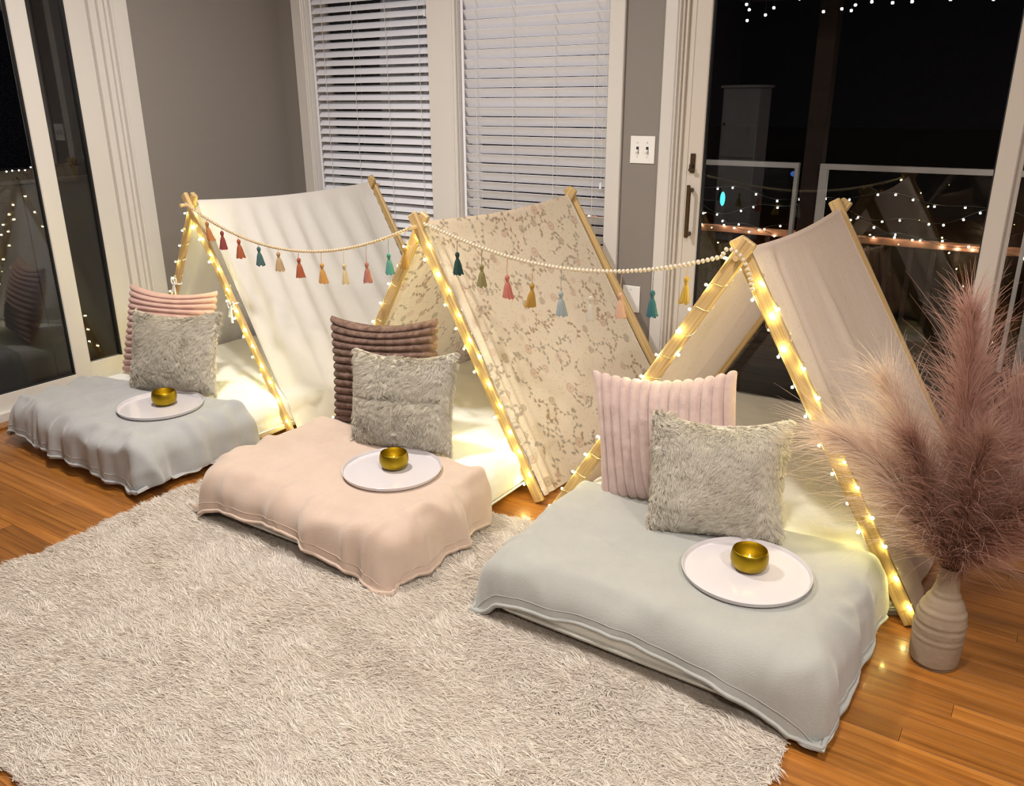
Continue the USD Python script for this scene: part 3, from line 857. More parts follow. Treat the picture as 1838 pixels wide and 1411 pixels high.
def pillow(w, h, T, seed, ribs=None, n=84, pinch=0.055, wr=0.004, sag=0.0, dent=None):
    """closed cushion, bottom edge at y = 0, front towards +z; ribs = (axis, count)"""
    e = np.linspace(-1, 1, n)
    e = np.sign(e) * np.abs(e) ** 0.85
    U, V = np.meshgrid(e, e)
    bow = 0.022 * (1 - U ** 2) * smoothstep(V, 0.2, 1.0)
    px_ = w / 2 * U * (1 - pinch * (1 - V ** 2) * (0.6 + 0.4 * U ** 2))
    py_ = h / 2 * V * (1 - pinch * (1 - U ** 2) * (0.6 + 0.4 * V ** 2)) + h / 2 - bow
    th = T * (np.maximum(1 - np.abs(U) ** 2.4, 0) * np.maximum(1 - np.abs(V) ** 2.4, 0)) ** 0.52
    sides = []
    ribh = np.zeros_like(U)
    if ribs:
        c = (U if ribs[0] == 'u' else V) * 0.5 + 0.5
        ph = c * ribs[1]
        ribh = np.abs(np.sin(PI * ph)) ** 0.55
        amp = 0.0155
        edge = np.maximum(np.abs(V if ribs[0] == 'u' else U) - 0.86, 0) / 0.14
        if ribs[0] == 'u':
            py_ = py_ + np.sign(V) * edge * (ribh - 0.5) * 0.010
        else:
            px_ = px_ + np.sign(U) * edge * (ribh - 0.5) * 0.010
    for s in (1, -1):
        z = s * th
        if ribs:
            fade = (np.maximum(1 - U ** 8, 0) * np.maximum(1 - V ** 8, 0)) ** 0.5
            z = z + s * amp * (ribh - 0.55) * (0.25 + 0.75 * fade)
        P = np.stack([px_, py_, z], -1)
        fade = (np.maximum(1 - U ** 6, 0) * np.maximum(1 - V ** 6, 0)) ** 0.4
        nz = n3(P + [0, 0, s * 3.0], 11, seed) * wr * 1.6 + n3(P + [0, 0, s * 3.0], 26, seed + 3) * wr
        P[..., 2] += s * nz * fade
        if dent is not None and s == 1:
            P[..., 2] -= dent(U, V)
        sides.append(P)
    A, B = sides
    B = B.copy()
    rimmask = (np.abs(U) > 0.9999) | (np.abs(V) > 0.9999)
    mid = (A + B) / 2
    A[rimmask] = mid[rimmask]
    B[rimmask] = mid[rimmask]
    f = grid_faces(n, n)
    # u x v = +z: grid rows are v, columns u -> winding (a, b, b+w) is u then v
    V_ = np.vstack([A.reshape(-1, 3), B.reshape(-1, 3)])
    F_ = np.vstack([f, f[:, ::-1] + n * n])
    m = trimesh.Trimesh(V_, F_, process=False)
    m.merge_vertices(digits_vertex=6)
    if m.volume < 0:
        m.invert()
    return (np.array(m.vertices), np.array(m.faces)), A


def pose(x, y, z, yaw, lean, roll):
    cy, sy = math.cos(yaw), math.sin(yaw)
    X, N, Z = np.array([cy, sy, 0]), np.array([sy, -cy, 0]), np.array([0, 0, 1.0])
    up = Z * math.cos(lean) - N * math.sin(lean)
    n = N * math.cos(lean) + Z * math.sin(lean)
    return frame((x, y, z), X * math.cos(roll) + up * math.sin(roll), -X * math.sin(roll) + up * math.cos(roll), n)


def cushion_thing(name, label, P, cat='cushion', group=None):
    x = UsdGeom.Xform.Define(stage, free(name))
    x.AddTransformOp().Set(Gf.Matrix4d(*P.T.ravel().tolist()))
    return tag(x.GetPrim(), label, cat, group)


def fur_cushion(label, P, w, h, T, seed, dent=None):
    t = cushion_thing('fur_cushion', label, P)
    body, A = pillow(w, h, T, seed, wr=0.0055, dent=dent)
    obj('cover', body, 'fur_grey', t, smooth=True)
    n = A.shape[0]
    obj('side_seam', tube(np.vstack([A[1:-1, 0], A[-1, 1:-1], A[1:-1, -1][::-1], A[0, 1:-1][::-1]])[::3] + [0, 0, 0.0], 0.0035, 5), 'fur_grey', t, smooth=True)
    g = np.random.default_rng(seed)
    N = normals_of(A)
    N = N * np.sign(N[n // 2, n // 2, 2])
    cnt = 4200
    # sample evenly over the front, and more along the rim
    iu, iv = g.uniform(0, n - 1.001, cnt), g.uniform(0, n - 1.001, cnt)
    e = (np.sign(np.linspace(-1, 1, n)) * np.abs(np.linspace(-1, 1, n)) ** 0.85)
    inv = np.interp(g.uniform(-1, 1, cnt), e, np.arange(n))
    iv = np.interp(g.uniform(-1, 1, cnt), e, np.arange(n))
    i0, j0 = inv.astype(int).clip(0, n - 2), iv.astype(int).clip(0, n - 2)
    a, b = (inv - i0)[:, None], (iv - j0)[:, None]
    pos = (A[i0, j0] * (1 - a) + A[i0 + 1, j0] * a) * (1 - b) + (A[i0, j0 + 1] * (1 - a) + A[i0 + 1, j0 + 1] * a) * b
    Nn = N[i0, j0]
    k = 420
    ii = g.integers(0, n, k)
    side = g.integers(0, 4, k)
    ri = np.where(side == 0, 0, np.where(side == 1, n - 1, ii))
    rj = np.where(side == 2, 0, np.where(side == 3, n - 1, ii))
    rp_ = A[ri, rj]
    rn = rp_ - np.array([0, h / 2, 0])
    rn[:, 2] = g.uniform(-0.05, 0.12, k)
    pos = np.vstack([pos, rp_])
    Nn = np.vstack([Nn, rn / np.linalg.norm(rn, axis=1, keepdims=True)])
    ang = -PI / 2 + 2.6 * n3(np.column_stack([pos[:, :2], np.zeros(len(pos))]), 9, seed + 50) + g.normal(0, 0.25, len(pos))
    X = np.column_stack([np.cos(ang), np.sin(ang), np.zeros(len(pos))])
    sc = np.repeat(g.uniform(0.75, 1.15, (len(pos), 1)), 3, 1)
    instancer(t, 'fur', lambda pi: fur_protos(pi, 'fur_grey_tip', 10, 0.0165, 0.00085, 0.30, 0.95, 11, 0.0058, seed, 0.75), pos, quats(X, Nn), sc, seed)
    return t


def rib_cushion(name, label, P, w, h, T, m, axis, count, seed):
    t = cushion_thing(name, label, P)
    body, A = pillow(w, h, T, seed, ribs=(axis, count), n=168, wr=0.003)
    obj('cover', body, m, t, smooth=True)
    lo = np.vstack([A[0, 4:-4]])
    obj('zip_seam', tube(lo[::4] + [0, -0.001, 0], 0.002, 5), m, t, smooth=True)
    return t


rib_cushion('ribbed_cushion', 'pink plush cushion with horizontal ribs behind a grey fur cushion', pose(-3.235, 2.085, TOP + 0.012, 0.24, 0.33, 0.0), 0.475, 0.40, 0.062, 'rib_pink', 'v', 14, 1)
rib_cushion('ribbed_cushion', 'brown faux fur cushion with horizontal ribs', pose(-2.000, 2.165, TOP + 0.010, 0.13, 0.17, 0.085), 0.470, 0.415, 0.062, 'rib_brown', 'v', 14, 2)
rib_cushion('ribbed_cushion', 'pale blush pink cushion with vertical ribs', pose(-0.840, 2.125, TOP + 0.030, -0.03, 0.11, 0.175), 0.462, 0.40, 0.045, 'rib_blush', 'u', 14, 3)
fur_cushion('short-pile grey fur cushion propped against the pink ribbed cushion', pose(-3.025, 1.975, TOP + 0.014, 0.277, 0.341, 0.05), 0.425, 0.34, 0.062, 11)
fur_cushion('grey fur cushion with a centre crease propped against the brown ribbed cushion', pose(-1.815, 2.035, TOP + 0.012, 0.18, 0.279, 0.063), 0.400, 0.345, 0.066, 12,
            dent=lambda U, V: 0.012 * np.exp(-(V / 0.05) ** 2) * (np.abs(U) < 0.85) + 0.010 * np.exp(-(U / 0.05) ** 2) * (np.abs(V) < 0.7))
fur_cushion('grey fur cushion propped against the blush pink cushion, nearest of the fur cushions', pose(-0.668, 2.035, TOP + 0.014, 0.32, 0.26, 0.017), 0.368, 0.338, 0.060, 13)

# ---------------------------------------------------------------- trays, bowls, candles
WHERE = {1: 'the silver grey blanket', 2: 'the peach blanket', 3: 'the pale sage blanket'}
for k, (x, y) in TRAYS.items():
    z = TOP + 0.0115
    t = thing('serving_plate', 'round white serving plate with a low rim on ' + WHERE[k], 'plate', (x, y, z))
    R_ = 0.164
    obj('plate_base', lathe([(0.0005, 0.004), (R_ - 0.012, 0.004), (R_ - 0.004, 0.006)][::1] + [(R_ - 0.0035, 0.0025), (R_ - 0.012, 0.0), (0.0005, 0.0)], 96), 'porcelain', t, smooth=40)
    obj('rim', lathe([(R_ - 0.006, 0.0045), (R_ - 0.0025, 0.0135), (R_ - 0.0012, 0.0148), (R_ + 0.0004, 0.0140), (R_ + 0.0004, 0.012), (R_ - 0.0035, 0.003), (R_ - 0.006, 0.0045)], 96), 'porcelain', t, smooth=60)
    ox, oy = {1: (-0.004, 0.022), 2: (-0.006, 0.018), 3: (0.0, 0.020)}[k]
    bz = z + 0.0042
    bt = thing('candle_bowl', 'small brushed gold bowl on the plate on ' + WHERE[k], 'bowl', (x + ox, y + oy, bz))
    ro = 0.0485
    pr = [(0.0005, 0.0), (0.026, 0.0), (0.036, 0.004), (0.044, 0.012), (ro - 0.0005, 0.025), (ro, 0.036), (ro - 0.002, 0.048), (ro - 0.0045, 0.055), (ro - 0.0058, 0.0555), (ro - 0.0062, 0.054),
          (ro - 0.0045, 0.046), (ro - 0.0022, 0.036), (ro - 0.003, 0.026), (0.041, 0.0135), (0.034, 0.007), (0.025, 0.0035), (0.0005, 0.0032)]
    obj('bowl_body', lathe(pr, 64), 'gold', bt, smooth=60)
    c = thing('tealight', 'lit tealight candle inside the gold bowl on ' + WHERE[k], 'candle', (x + ox, y + oy, bz + 0.0036))
    obj('cup', lathe([(0.0005, 0.0), (0.0185, 0.0), (0.019, 0.001), (0.0192, 0.016), (0.0186, 0.016), (0.0184, 0.002), (0.0005, 0.0016)], 32), 'tin', c, smooth=40)
    obj('wax', lathe([(0.0005, 0.0135), (0.010, 0.0128), (0.0178, 0.0135), (0.018, 0.003), (0.0005, 0.003)], 32), 'wax', c, smooth=40)
    obj('wick', tube([(0, 0, 0.012), (0.0004, 0, 0.018)], 0.0007, 5), 'slot_dark', c)
    obj('flame', lathe([(0.0003, 0.0165), (0.0028, 0.019), (0.0036, 0.023), (0.0026, 0.029), (0.0010, 0.035), (0.0002, 0.039)], 16), 'flame', c, smooth=True)

# ---------------------------------------------------------------- tents
# x, y of the middle of the front, turn, ridge height, depth, half widths: left foot, right foot, back feet
TENTS = {1: dict(q=(-3.150, 2.273, -0.094, 0.954, 1.040, 0.561, 0.599, 0.598), cloth='white_sheer', front='R', lw=0.036, label='a-frame play tent with a plain white sheer cover, by the left glass door'),
         2: dict(q=(-1.909, 2.301, -0.018, 0.950, 1.052, 0.554, 0.527, 0.598), cloth='floral_print', front='R', lw=0.040, label='a-frame play tent with a cream floral cover, middle of the three'),
         3: dict(q=(-0.708, 2.202, -0.009, 0.974, 1.062, 0.592, 0.566, 0.568), cloth='linen_pink', front='L', lw=0.043, label='a-frame play tent with a pale pink speckled cover, nearest of the three')}
LEGT = 0.019
LEGS = {}


def leg_mesh(L, w, t):
    return cbox(-w / 2, w / 2, -t / 2, t / 2, 0, L, 0.004)


def floral_colors(h, w, su, sv, seed):
    """flat print on the cloth grid (rows: down the slope, columns: along the ridge), painted per vertex"""
    g = np.random.default_rng(seed)
    col = np.tile(np.array([0.90, 0.80, 0.65]), (h, w, 1))

    def stamp(x, y, r, c, a=1.0):
        i0, i1, j0, j1 = int((y - r) / sv), int((y + r) / sv) + 2, int((x - r) / su), int((x + r) / su) + 2
        i0, j0, i1, j1 = max(i0, 0), max(j0, 0), min(i1, h), min(j1, w)
        if i0 >= i1 or j0 >= j1:
            return
        I, J = np.mgrid[i0:i1, j0:j1]
        d = np.hypot(I * sv - y, J * su - x)
        k = (np.clip((r - d) / 0.0016 + 0.5, 0, 1) * a)[..., None]
        col[i0:i1, j0:j1] = col[i0:i1, j0:j1] * (1 - k) + np.array(c) * k

    def stroke(pts, r, c, a=1.0):
        pts = np.asarray(pts)
        L = np.concatenate([[0], np.cumsum(np.hypot(*np.diff(pts, axis=0).T))])
        for s in np.arange(0, L[-1], 0.0022):
            stamp(np.interp(s, L, pts[:, 0]), np.interp(s, L, pts[:, 1]), r, c, a)

    def leaf(x, y, ang, L, c):
        for s in np.linspace(0, 1, 6):
            stamp(x + math.cos(ang) * L * s, y + math.sin(ang) * L * s, L * 0.28 * math.sin(PI * (0.12 + 0.8 * s)) + 0.001, c, 0.75)

    def flower(x, y, s, c, dark):
        stamp(x, y, s * 0.8, c, 0.55)
        for p in range(6):
            a = p * PI / 3 + g.uniform(-0.3, 0.3)
            stamp(x + s * 0.62 * math.cos(a), y + s * 0.62 * math.sin(a), s * 0.36, c, 0.7)
            stroke([(x + s * math.cos(a + q) * (0.5 + 0.45 * math.cos(q * 1.4)), y + s * math.sin(a + q) * (0.5 + 0.45 * math.cos(q * 1.4))) for q in np.linspace(-0.5, 0.5, 6)], 0.0015, dark, 0.75)
        stamp(x, y, s * 0.22, dark, 0.8)

    W_, H_ = w * su, h * sv
    grey, brown, tan, pink = (0.50, 0.43, 0.33), (0.49, 0.35, 0.24), (0.73, 0.62, 0.46), (0.82, 0.62, 0.50)
    for _ in range(int(W_ * H_ * 2200)):
        stamp(g.uniform(0, W_), g.uniform(0, H_), g.uniform(0.002, 0.0034), tan, 0.8)
    cells = [(i, j) for i in range(int(W_ / 0.100) + 1) for j in range(int(H_ / 0.096) + 1)]
    for i, j in cells:
        x, y = (i + 0.5 * (j % 2) + g.uniform(-0.22, 0.22)) * 0.100, (j + g.uniform(-0.25, 0.25)) * 0.096
        kind = g.integers(0, 4)
        a0 = g.uniform(0, 2 * PI)
        c1 = grey if g.uniform() < 0.65 else brown
        # a curling vine with leaves
        tt = np.linspace(0, 1, 22)
        curl = g.uniform(1.5, 3.6) * g.choice((-1, 1))
        an = a0 + curl * tt ** 1.4
        L = g.uniform(0.09, 0.16)
        vx, vy = x + np.cumsum(np.cos(an)) * L / 22, y + np.cumsum(np.sin(an)) * L / 22
        stroke(np.column_stack([vx, vy]), 0.0015, c1, 0.8)
        for q in (4, 8, 12, 16, 19):
            leaf(vx[q], vy[q], an[q] + g.choice((-1, 1)) * g.uniform(0.5, 1.2), g.uniform(0.011, 0.020), c1)
        if kind in (0, 1):
            flower(x, y, g.uniform(0.015, 0.022), pink if kind == 0 else (0.62, 0.53, 0.40), c1)
        elif kind == 2:
            for _ in range(6):
                aa, rr = g.uniform(0, 2 * PI), g.uniform(0.004, 0.016)
                leaf(x + rr * math.cos(aa), y + rr * math.sin(aa), aa, g.uniform(0.009, 0.015), c1)
    for _ in range(int(W_ * H_ * 16)):
        stamp(g.uniform(0, W_), g.uniform(0, H_), g.uniform(0.013, 0.019), (0.74, 0.55, 0.43), 0.45)
    return col


for k, T_ in TENTS.items():
    x, y, a, hh, dd, wl, wr_, wb = T_['q']
    e, v = np.array([math.cos(a), math.sin(a), 0]), np.array([-math.sin(a), math.cos(a), 0])
    o = np.array([x, y, 0.0])
    t = thing('play_tent', T_['label'], 'tent', (0, 0, 0))
    LEGS[k] = []
    for back in (0, 1):
        base = o + v * (dd if back else 0)
        ap = base + [0, 0, hh]
        for s in (-1, 1):
            foot = base + e * s * (wb if back else (wl if s < 0 else wr_))
            infront = ('L' if s < 0 else 'R') == T_['front']
            off = v * (0.0105 if infront == bool(back) else -0.0105)
            foot, top = foot + off, ap + off
            Z = unit(top - foot)
            foot = foot + Z * 0.010
            L = np.linalg.norm(top - foot) + 0.045
            X = unit(np.cross(v, Z))
            Fm = frame(foot, X, v, Z)
            obj('leg', leg_mesh(L, T_['lw'], LEGT), 'pine', t, matrix=Fm)
            if not back:
                LEGS[k].append((Fm, L, s))
    # ridge dowel, a little bowed by the cloth
    ss = np.linspace(-0.05, dd + 0.05, 30)
    ridge = lambda s: o + v * s + np.array([0, 0, hh - 0.020 * math.sin(PI * min(max(s / dd, 0), 1))])
    obj('ridge_pole', tube([ridge(s) - np.array([0, 0, 0.006]) for s in ss], 0.0075, 12), 'pine_dowel', t, smooth=50)
    # cover: two slopes of one cloth
    fine = k == 2
    s0, s1 = 0.026, dd - 0.028
    nu, nv = (345, 365) if fine else (150, 90)
    S = np.linspace(s0, s1, nu)
    rid = np.array([ridge(s) for s in S]) + [0, 0, 0.0125]
    for side in (-1, 1):
        tv = np.linspace(0, 1, nv)
        wf = wl if side < 0 else wr_
        wS = wf + (wb - wf) * (S / dd)
        TV, SS = np.meshgrid(tv, S, indexing='ij')
        WS = np.broadcast_to(wS, TV.shape)
        end = 0.982
        lat = side * (WS * TV * end + 0.002)
        zz = rid[None, :, 2] * (1 - TV * end)
        nrm = np.stack([side * zz[0][None] / np.hypot(zz[0], wS)[None] * np.ones_like(TV), np.zeros_like(TV), wS[None] / np.hypot(zz[0], wS)[None] * np.ones_like(TV)], -1)   # (e, v, z)
        u = SS / dd
        belly = -0.022 * np.sin(PI * np.clip(u, 0, 1)) * np.sin(PI * np.minimum(TV * 1.05, 1)) ** 0.8
        if k == 1:
            g = TV
            pl = 0.010 * np.sin(u * 52 + 5.0 * meshkit.noise(np.stack([u * 5, g * 1.2, 0 * u], -1), 4)) * (0.35 + 0.65 * smoothstep(TV, 0.0, 0.25)) * (1 - 0.3 * TV)
            pl += 0.012 * np.sin(u * 17 + 1.5 * g + side) * smoothstep(TV, 0.02, 0.5)
            pl += 0.006 * n3(np.stack([u * 1.0, g * 0.25, 0 * u + side], -1), 14, 8)
        elif k == 2:
            g = TV
            pl = 0.006 * np.sin(u * 9 + 2 * g + side) * smoothstep(TV, 0.02, 0.5) + 0.010 * np.exp(-(u / 0.09) ** 2) * np.sin(u * 130 + 3 * g) * smoothstep(TV, 0.0, 0.2)
            pl += 0.003 * n3(np.stack([u * 1.0, g * 0.5, 0 * u + side], -1), 9, 18)
        else:
            g = TV
            pl = 0.007 * np.sin(u * 13 + 1.0 * g + side) * smoothstep(TV, 0.02, 0.5) + 0.012 * np.exp(-((u - 0.16) / 0.045) ** 2) - 0.008 * np.exp(-((u - 0.24) / 0.03) ** 2)
            pl += 0.012 * np.exp(-((u - 0.52 - 0.05 * g) / 0.04) ** 2) * smoothstep(TV, 0.0, 0.3)
            pl += 0.003 * n3(np.stack([u * 1.0, g * 0.3, 0 * u + side], -1), 12, 28)
        dsp = (belly + pl) * smoothstep(TV, 0.0, 0.07)
        P = o + e * (lat + nrm[..., 0] * dsp)[..., None] + v * SS[..., None] + np.array([0, 0, 1.0]) * (zz + nrm[..., 2] * dsp)[..., None]
        P[..., 2] = np.maximum(P[..., 2], 0.004)
        # the cover bulges out round the mattress
        bd = BEDS[k]
        lim = bd['hw'] + 0.017 - 0.085 + np.sqrt(np.maximum(0.085 ** 2 - np.clip(P[..., 2] - 0.112, 0, 0.085) ** 2, 0)) - np.maximum(P[..., 2] - 0.215, 0) * 1.1
        xb = bd['c'] + side * lim - bd['rz'] * (P[..., 1] - bd['y0'])
        P[..., 0] = np.maximum(P[..., 0], xb) if side > 0 else np.minimum(P[..., 0], xb)
        V_, F_ = sheet(P)
        cv = obj('cover', (V_, F_), T_['cloth'], t, smooth=True)
        if fine:
            c = floral_colors(nv, nu, (s1 - s0) / nu, math.hypot(wf, hh) / nv, 40 + side)
            UsdGeom.PrimvarsAPI(cv).CreatePrimvar('print_color', Sdf.ValueTypeNames.Color3fArray, 'vertex').Set(Vt.Vec3fArray.FromNumpy(c.reshape(-1, 3).astype(np.float32)))
        for col in (0, -1):
            obj('hem', tube(P[::3, col], 0.0022, 5), 'white_sheer' if k != 3 else 'linen_pink', t, smooth=True)
    # cloth ties knotted round the front legs
    ties = {1: [(1, 0.545), (-1, 0.585)], 2: [], 3: []}[k]
    for s, frac in ties:
        Fm, L, _ = LEGS[k][0 if s < 0 else 1]
        c = (Fm @ np.array([0, -LEGT / 2 - 0.004, L * frac, 1]))[:3]
        X, Z = e, np.array([0, 0, 1.0])
        ms = []
        ring = np.array([(Fm @ np.array([(T_['lw'] / 2 + 0.003) * np.sign(math.cos(q)) * abs(math.cos(q)) ** 0.4, (LEGT / 2 + 0.003) * np.sign(math.sin(q)) * abs(math.sin(q)) ** 0.4, L * frac, 1]))[:3] for q in np.linspace(0, 2 * PI, 24)])
        ms.append(tube(ring, 0.003, 6))
        for sg in (-1, 1):
            q = np.linspace(0, PI * 1.9, 18)
            loop = c + np.outer(sg * 0.022 * np.sin(q / 1.9), X) + np.outer(0.016 * np.sin(q) + 0.004, Z) - v * 0.004
            ms.append(tube(loop, 0.0028, 5))
            tl = c + np.outer(np.linspace(0, 1, 8) * (0.010 * sg - 0.012), X) - np.outer(np.linspace(0, 1, 8) ** 1.1 * (0.062 + 0.012 * sg), Z) - v * 0.004
            ms.append(tube(tl, np.linspace(0.003, 0.0055, 8), 5))
        obj('tie', cat_(ms), 'ribbon_white', t, smooth=50)

# ---- fairy lights wound round the front legs
FAIRY = {1: 'warm fairy lights on the white tent', 2: 'warm fairy lights on the floral tent', 3: 'warm fairy lights on the pale pink tent'}
for k, T_ in TENTS.items():
    t = thing('fairy_lights', FAIRY[k] + ', wound round its front legs', 'fairy lights', (0, 0, 0))
    g = np.random.default_rng(70 + k)
    bulbs = []
    for Fm, L, s in LEGS[k]:
        z0, z1 = 0.035, L - 0.060
        turns = (z1 - z0) / 0.088
        n = int(turns * 18)
        ph = np.linspace(0, turns * 2 * PI, n) + g.uniform(0, 6)
        hx, hy = T_['lw'] / 2 + 0.0032, LEGT / 2 + 0.0032
        loc = np.column_stack([hx * np.sign(np.cos(ph)) * np.abs(np.cos(ph)) ** 0.4, hy * np.sign(np.sin(ph)) * np.abs(np.sin(ph)) ** 0.4, np.linspace(z0, z1, n) + 0.004 * np.sin(ph * 1.7)])
        pts = loc @ Fm[:3, :3].T + Fm[:3, 3]
        obj('wire', tube(pts, 0.0007, 4), 'copper_wire', t)
        # lamps mostly where the wire crosses the front of the leg or its edges
        cand = np.arange(3, n - 2)
        score = np.cos(ph[cand] + PI / 2)
        nxt = 0
        for i, sc in zip(cand, score):
            if i < nxt:
                continue
            if sc > -0.15 + g.uniform(-0.1, 0.3):
                out = np.array([loc[i, 0] * 0.10, np.sign(loc[i, 1]) * 0.0035, 0])
                bulbs.append(Fm[:3, :3] @ (loc[i] + out) + Fm[:3, 3])
                nxt = i + (g.integers(4, 9) if s > 0 else g.integers(7, 15))
    for b_ in bulbs:
        obj('bulb', ball(b_, 0.0042, 1), 'fairy_bulb', t, smooth=True)
    if k == 3:
        Fm, L, s = LEGS[3][1]
        f0 = Fm[:3, 3]
        obj('battery_pack', tf(cat_([cbox(-0.035, 0.035, -0.022, 0.022, 0.0, 0.022, 0.004), cbox(-0.030, 0.030, -0.017, 0.017, 0.022, 0.025, 0.002)]), shift(f0[0] - 0.062, f0[1] + 0.045, 0.0008) @ rot_z(0.5)), 'clear_plastic', t)
    else:
        Fm, L, s = LEGS[k][1]
        f0 = Fm[:3, 3]
        q = np.linspace(0, 1, 14)
        obj('lead', tube(np.column_stack([f0[0] + 0.02 - 0.10 * q + 0.02 * np.sin(q * 6), f0[1] - 0.03 - 0.02 * q, 0.06 * (1 - q) ** 2 + 0.005]), 0.0010, 5), 'copper_wire', t)

# ---------------------------------------------------------------- bead garlands with tassels
def tassel(parent, p_top, head_z, color, seed, sway, ln=0.052):
    g = np.random.default_rng(seed)
    x, y, z = p_top
    head = np.array([x + sway * 0.25, y - 0.004, head_z - 0.007])
    ta = UsdGeom.Xform.Define(stage, free('tassel', ppath(parent))).GetPrim()
    tag(ta, label=color.replace('_', ' ') + ' thread tassel')
    obj('string', tube([(x, y, z), (x + sway * 0.1, y - 0.004, (z + head_z) / 2), head + [0, 0, 0.006]], 0.0009, 5), 'thread_' + color, ta)
    hv = lathe([(0.0004, 0.0085), (0.0045, 0.0075), (0.0075, 0.003), (0.0078, -0.002), (0.006, -0.0075), (0.0045, -0.0105), (0.0052, -0.0125), (0.0052, -0.0145), (0.004, -0.016)], 14)
    obj('head', tf(hv, shift(*head)), 'thread_' + color, ta, smooth=50)
    n = 36
    prof = np.array([(0.0043, -0.014), (0.0078, -0.020), (0.0105, -0.030), (0.0130, -0.014 - ln * 0.62), (0.0155, -0.014 - ln * 0.9), (0.0160, -0.014 - ln)])
    sq = g.uniform(0.75, 1.05)

    def wob(v):
        aa = np.arange(n) * 2 * PI / n
        f = np.linspace(0, 1, len(prof))[:, None]
        rr = 1 + (0.16 * np.cos(aa * 12) + 0.08 * np.cos(aa * 5 + seed))[None] * f
        v = v.copy()
        v[..., :2] *= rr[..., None] * sq
        v[-1, :, 2] += g.uniform(-0.005, 0.004, n)
        v[..., 0] += (sway * 0.9 * f ** 1.5) 
        return v
    sk, sf = lathe(prof, n, wob)
    c = len(sk)
    sk = np.vstack([sk, sk[-n:].mean(0) + [0, 0, 0.004]])
    i = np.arange(n)
    sf = np.vstack([sf, np.stack([np.full(n, c), c - n + i, c - n + (i + 1) % n], 1)])
    obj('skirt', tf((sk, sf), shift(*head)), 'thread_' + color, ta, smooth=25)


def garland(label, A, B, sag, d, bead_m, tassels, tails=(), skew=0.0):
    t = thing('bead_garland', label, 'garland', (0, 0, 0))
    A, B = np.array(A), np.array(B)
    q = np.linspace(0, 1, 400)
    w = q ** (1 + skew)
    C = A + np.outer(q, B - A)
    C[:, 2] -= sag * 4 * w * (1 - w)
    C[:, 1] -= 0.012 * np.sin(PI * q)
    curves = [C] + [np.array(c) for c in tails]
    g = np.random.default_rng(int(sag * 1e4))
    bm = ball((0, 0, 0), 1.0, 2)
    for c in curves:
        if len(c) < 20:
            from scipy.interpolate import CubicSpline
            c = CubicSpline(np.linspace(0, 1, len(c)), c)(np.linspace(0, 1, 60))
        L = np.concatenate([[0], np.cumsum(np.linalg.norm(np.diff(c, axis=0), axis=1))])
        obj('cord', tube(c[::4], 0.0012, 5), 'twine', t)
        for s in np.arange(d / 2, L[-1], d):
            p_ = np.array([np.interp(s, L, c[:, i]) for i in range(3)])
            p2 = np.array([np.interp(min(s + 0.002, L[-1]), L, c[:, i]) for i in range(3)])
            p1 = np.array([np.interp(max(s - 0.002, 0), L, c[:, i]) for i in range(3)])
            ax = unit(p2 - p1)
            X = unit(np.cross(ax, [0.1, 0.9, 0.3]))
            Fm = frame(p_, X, np.cross(ax, X), ax)
            r = d * 0.5 * g.uniform(0.93, 1.0)
            obj('bead', tf((bm[0] * [r, r, r * 0.86], bm[1]), Fm), bead_m, t, smooth=True)
    for i, (x, hz, c, sway) in enumerate(tassels):
        j = np.argmin(np.abs(C[:, 0] - x))
        pt = C[j] - [0, 0, d * 0.4]
        tassel(t, pt, min(hz, pt[2] - 0.010), c, 300 + i + int(1e3 * d), sway)
    return t


garland('strand of small wooden beads with tassels from the white tent to the floral tent', (-3.130, 2.232, 0.958), (-1.900, 2.262, 0.952), 0.140, 0.0128, 'bead_wood',
        [(-3.000, 0.945, 'burnt_orange', 0.022), (-2.905, 0.918, 'wine', 0.0), (-2.806, 0.868, 'rust', 0.004), (-2.690, 0.822, 'slate_teal', 0.003), (-2.578, 0.806, 'tan', 0.003), (-2.466, 0.788, 'rust', 0.004),
         (-2.348, 0.778, 'amber', 0.005), (-2.232, 0.787, 'cream', 0.003), (-2.122, 0.803, 'dusty_rose', 0.002), (-2.016, 0.845, 'sea_green', 0.004), (-1.940, 0.872, 'gold_brown', -0.008)])
garland('strand of pale beads with tassels from the floral tent to the pale pink tent', (-1.862, 2.268, 0.962), (-0.742, 2.150, 0.972), 0.088, 0.0140, 'bead_shell',
        [(-1.700, 0.880, 'forest', 0.004), (-1.588, 0.852, 'olive', 0.0), (-1.478, 0.830, 'coral', 0.005), (-1.372, 0.816, 'mustard', -0.010), (-1.262, 0.806, 'pale_blue', 0.004), (-1.150, 0.808, 'ivory', 0.0),
         (-1.048, 0.832, 'peach', 0.004), (-0.944, 0.852, 'deep_teal', 0.004), (-0.840, 0.905, 'yellow', -0.004)],
        tails=[[(-0.742, 2.150, 0.972), (-0.730, 2.152, 0.992), (-0.705, 2.158, 0.982), (-0.685, 2.166, 0.955), (-0.672, 2.172, 0.920), (-0.662, 2.174, 0.885)]], skew=0.12)

